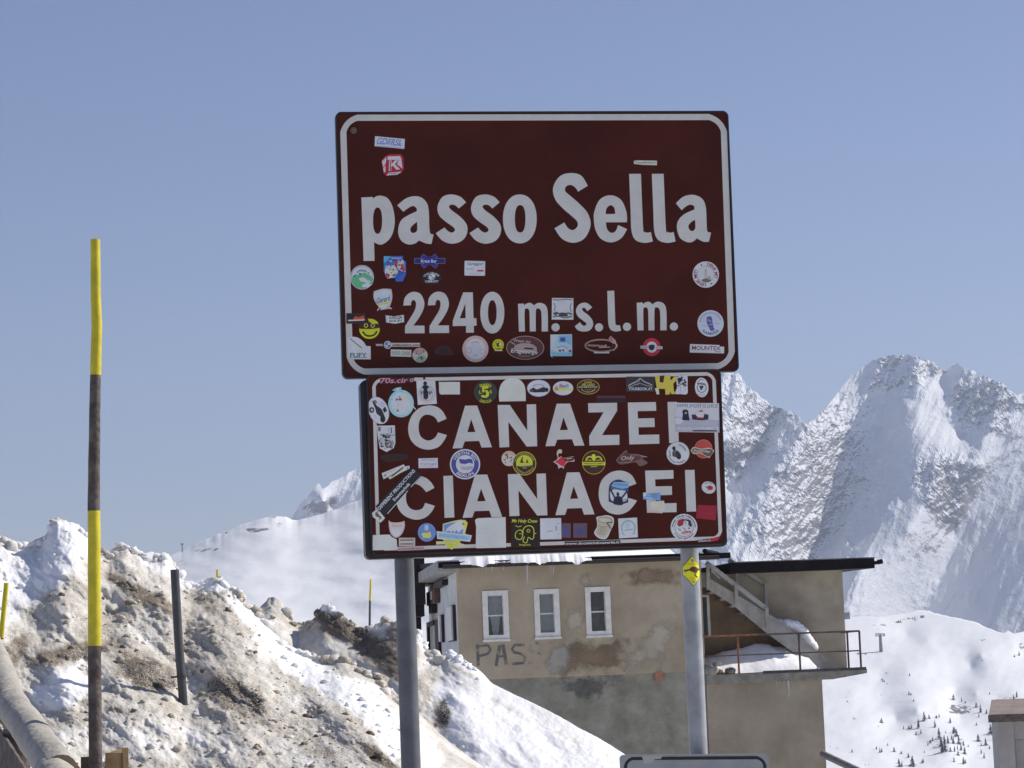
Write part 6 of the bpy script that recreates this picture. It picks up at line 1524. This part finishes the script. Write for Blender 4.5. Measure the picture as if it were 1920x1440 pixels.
mb = MB()
Yk = 11.45
mb.tube([at(218, 1620, Yk), at(218.5, 1500, Yk), at(219, 1411, Yk)], [.05, .05, .049], M_NEWW, 20, wob=.05)
t = at(219, 1411, Yk)
kk = len(mb.v)
for i in range(kk - 20, kk): mb.v[i] = mb.v[i] + V3(0, 0, .02 * math.sin((i % 20) / 20 * 6.28 + .8))
mb.box(Frame(at(236, 1440, Yk - .05), 0.3), -.012, .012, -.5, .085, -.02, .0, M_NEWW)
solo(mb, 'wooden_stake', 'pale freshly cut wooden stake beside the foot of the snow pole', 'stake')
mb = MB()
mb.tube([at(166, 1620, 11.5), at(166, 1500, 11.5), at(165, 1419, 11.5)], [.032, .032, .03], M_POLE, 8, wob=.1)
solo(mb, 'wooden_stake', 'dark broken wooden stake left of the snow pole', 'stake')

# handrail and hut at the lower right
M_HR = mat('grey_handrail', (0.20, 0.20, 0.19), 0.6, 0.2, 4)
mb = MB()
mb.tube([at(1543, 1414, 64.2), at(1600, 1441, 62), at(1720, 1500, 58)], .085, M_HR, 10)
q = at(1690, 1485, 59); mb.tube([q, q - V3(0, 0, 2.0)], .06, M_HR, 8)
solo(mb, 'handrail', 'sloping grey handrail at the right foot of the house', 'handrail')

HT_ = Frame(at(1868, 1350, 42.0), R(-8))
hut = thing('hut', HT_.p(.6, -2.6, -1.4), 'small pale hut with a brownish roof at the lower right edge', 'hut')
mb = MB(); mb.box(HT_, .02, 2.6, -2.6, .03, -3, 0, mat('pale_hut_wall', (0.36, 0.335, 0.32), 0.85, 0.12, 2, 0.15, 20)); mb.box(HT_, .02, .26, -2.6, .0, .002, .03, MATS['pale_hut_wall']); mb.build('wall', hut)
mb = MB(); mb.box(HT_, .27, 2.4, -2.6, -.32, .002, .012, mat('hut_door', (0.30, 0.275, 0.26), 0.8, 0.12, 3)); mb.build('door', hut)
mb = MB()
mt2 = mat('brown_weathered_roof', (0.28, 0.225, 0.19), 0.8, 0.2, 3, 0.2, 20)
a, b = HT_, 0
mb.hexa([HT_.p(-.12, .03, .22), HT_.p(2.8, .03, .22), HT_.p(2.8, .17, -1.1), HT_.p(-.02, .17, -1.1), HT_.p(-.12, .09, .22), HT_.p(2.8, .09, .22), HT_.p(2.8, .30, -1.1), HT_.p(-.02, .30, -1.1)], mt2)
rf = mb.build('roof', hut)
mb = MB(); mb.box(HT_, -.13, 2.8, -.03, .085, .222, .25, M_POLE); mb.build('fascia', rf)

# lift pylon and far hut
Yl = rt_base(1652, 1222)
mb_o = at(1652.5, 1222.5, Yl)
pyl = thing('lift_pylon', mb_o, 'grey cable lift pylon with crossarm standing on the white hill', 'pylon')
M_PYL = mat('pylon_steel', (0.24, 0.245, 0.25), 0.6, 0.1, 2)
kx = Yl / FPX
mb = MB(); mb.tube([mb_o - V3(0, 0, 3), mb_o + V3(-.3, 0, 32 * kx)], [4.0 * kx, 2.6 * kx], M_PYL, 8, sq=True); mb.build('mast', pyl)
top = mb_o + V3(-1.2 * kx, -2, 32 * kx)
mb = MB(); mb.tube([top + V3(-9 * kx, 0, 2 * kx), top + V3(9 * kx, 0, 1 * kx)], 1.3 * kx, M_PYL, 6); mb.tube([top + V3(-7 * kx, 0, -1.5 * kx), top + V3(7 * kx, 0, -2.5 * kx)], .8 * kx, M_PYL, 6)
for s_ in (-7.5, 7.5): mb.tube([top + V3(s_ * kx, -4, -1.6 * kx), top + V3(s_ * kx, 4, -1.6 * kx)], 1.2 * kx, M_PYL, 6)
mb.build('crossarm', pyl)
Yh = 2600
F2 = Frame(at(1586, 1158, Yh), R(10))
kh = Yh / FPX
ch = thing('cabin', F2.p(4 * kh, 0, -3 * kh), 'tiny grey cabin with snowy roof at the edge of the annexe', 'cabin')
mb = MB(); mb.box(F2, -5 * kh, 8 * kh, -3 * kh, 10 * kh, -8 * kh, 0, mat('cabin_wall', (0.25, 0.25, 0.26), 0.8, 0.2, .3)); mb.build('wall', ch)
mb = MB(); mb.prism(F2, [(-7 * kh, 9.5 * kh), (10 * kh, 9.5 * kh), (6 * kh, 14 * kh), (-3 * kh, 16 * kh)], -9 * kh, 1 * kh, M_SNOW); mb.build('roof', ch)
# tiny masts on the left hill
for x, y, h_, lb in ((342, 1034, 17, 'tiny lift mast on the left hill crest'), (427, 1003, 8, 'tiny dark cairn on the snowy left hill crest')):
    Yc = hl_depth(x, y, 0.01); o = at(x, y + 2, Yc); k = Yc / FPX
    mb = MB()
    if h_ > 10:
        mb.tube([o, o + V3(0, 0, h_ * k)], 1.1 * k, M_PYL, 6); mb.tube([o + V3(-3 * k, 0, (h_ - 1) * k), o + V3(3 * k, 0, (h_ - 1) * k)], 1.2 * k, M_PYL, 6)
        solo(mb, 'lift_mast', lb, 'mast')
    else:
        mb.lump(o + V3(0, 0, 2 * k), 5 * k, mat('cairn_stone', (0.16, 0.16, 0.17), 0.9, 0.3, .5), 3, 2, .4, 1.1)
        solo(mb, 'cairn', lb, 'cairn')

# ---- conifers on the white hill
M_CON = mat('conifer_needles', (0.07, 0.08, 0.075), 0.9, 0.4, .8)
M_TRK = mat('conifer_bark', (0.05, 0.04, 0.035), 0.9, 0.3, 1)
def conifer(seed, wid, tiers):
    rr = random.Random(seed)
    mb = MB()
    mb.tube([V3(0, 0, -.06), V3(0, 0, .95)], [.022, .004], M_TRK, 5)
    for t in range(tiers):
        f = t / tiers
        z = .07 + .86 * f
        r = wid * (1 - f) ** .9 * rr.uniform(.8, 1.15) + .012
        n = 13
        cx, cy = rr.uniform(-.02, .02), rr.uniform(-.02, .02)
        tip = V3(cx, cy, z + .20 * (1 - f * .5))
        for k in range(n):
            a0 = 6.283 * k / n + rr.uniform(-.2, .2)
            if rr.random() < .16: continue
            q = r * rr.uniform(.6, 1.15); sp = rr.uniform(.18, .32)
            e = V3(cx + q * math.cos(a0), cy + q * math.sin(a0), z - rr.uniform(.0, .06))
            l_ = V3(cx + q * .62 * math.cos(a0 + sp), cy + q * .62 * math.sin(a0 + sp), z + .05)
            r_ = V3(cx + q * .62 * math.cos(a0 - sp), cy + q * .62 * math.sin(a0 - sp), z + .05)
            mb.idx([tip, l_, e, r_], [(0, 1, 2), (0, 2, 3)], M_CON)
    o = mb.build('conifer')
    return o
protos = [conifer(1, .26, 9), conifer(2, .34, 8), conifer(3, .20, 10)]
TREES = [(960, 1042, 78), (1000, 1022, 36), (910, 1104, 78), (1050, 1098, 62), (1060, 1018, 26), (1085, 1012, 32), (1178, 1062, 52), (1205, 866, 52), (1275, 882, 42), (1305, 892, 26), (1398, 926, 42), (1435, 972, 66), (1485, 982, 42), (1085, 1194, 92), (1112, 1312, 120), (1135, 1300, 80), (1100, 1260, 70), (1140, 1146, 22),
         (1205, 1152, 62), (1230, 1172, 64), (1215, 1140, 50), (1205, 1236, 62), (1252, 1238, 72), (1215, 1302, 52), (1270, 1292, 62), (1300, 1322, 62), (1160, 1232, 62), (1130, 1238, 76), (1245, 1332, 42), (1290, 1408, 62), (1305, 1400, 40), (1210, 1388, 42), (1440, 1318, 42), (1465, 1358, 52), (1478, 1248, 62), (1440, 1254, 30), (1510, 1278, 32),
         (1520, 1152, 82), (1540, 1202, 52), (1535, 1160, 60), (1415, 1214, 62), (1420, 1012, 42), (1400, 1080, 30), (600, 1058, 42), (588, 1056, 26), (570, 1092, 14), (365, 1028, 18), (380, 1028, 14), (830, 822, 34), (845, 824, 22), (870, 878, 22), (595, 827, 12), (640, 642, 14), (610, 712, 32), (600, 700, 20), (622, 714, 20), (835, 662, 24), (645, 732, 14),
         (705, 1303, 42), (650, 1252, 26), (585, 1312, 46), (600, 1305, 36), (555, 1282, 26), (825, 1352, 42), (860, 1422, 84), (870, 1430, 60), (745, 1402, 46), (750, 1428, 56), (770, 1428, 42), (950, 1393, 42), (940, 1400, 30), (785, 1112, 32), (850, 1108, 42), (830, 1110, 30), (930, 1150, 40), (890, 1160, 30), (350, 1308, 32), (165, 1262, 12), (225, 1277, 14), (460, 1417, 12), (490, 1414, 12),
         (1760, 492, 42), (1720, 502, 22), (1740, 842, 52), (1715, 872, 52), (1450, 533, 12), (1510, 817, 22), (1535, 598, 10), (310, 882, 14), (300, 848, 12), (318, 800, 10), (765, 1320, 24), (990, 1250, 34), (1010, 1230, 30), (1030, 1210, 34), (960, 1310, 20), (1190, 1200, 40), (1180, 1300, 40), (1240, 1280, 40), (1330, 1260, 20), (1290, 1250, 44), (760, 205, 20), (740, 212, 24), (720, 214, 14), (880, 175, 20), (860, 178, 14), (935, 168, 14), (820, 180, 14)]
rr = random.Random(5)
for i, (zx, zy, zh) in enumerate(TREES):
    px, py, hpx = 1520 + zx * .2222, 1120 + zy * .2222, zh * .2222 * 1.12
    Y = rt_base(px, py)
    o = protos[i % 3] if i < 3 else protos[i % 3].copy()
    if i >= 3: put(o)
    o.location = at(px, py + .6, Y)
    s_ = hpx * Y / FPX
    k = rr.uniform(.9, 1.35) if zh > 30 else rr.uniform(1.2, 2.0)
    o.scale = (s_ * k, s_ * k, s_)
    o.rotation_euler = (0, 0, rr.uniform(0, 6.28))
    tag(o, 'small dark conifer on the white slope below the mountains', 'tree', 'conifers scattered over the white hill')

# ---- the blue air between the pass and the far peaks
HZ = bpy.data.materials.new('thin_blue_haze'); HZ.use_nodes = True
n, l = HZ.node_tree.nodes, HZ.node_tree.links
n.remove(n['Principled BSDF'])
pv = n.new('ShaderNodeVolumePrincipled')
pv.inputs['Color'].default_value = (0.68, 0.80, 1.0, 1)
pv.inputs['Density'].default_value = 0.00006
pv.inputs['Anisotropy'].default_value = 0.2
l.new(pv.outputs[0], n['Material Output'].inputs['Volume'])
mb = MB()
mb.hexa([V3(-14500, -14500, -240), V3(14500, -14500, -240), V3(14500, 14500, -240), V3(-14500, 14500, -240), V3(-14500, -14500, 1400), V3(14500, -14500, 1400), V3(14500, 14500, 1400), V3(-14500, 14500, 1400)], HZ)
tag(mb.build('haze'), kind='stuff')
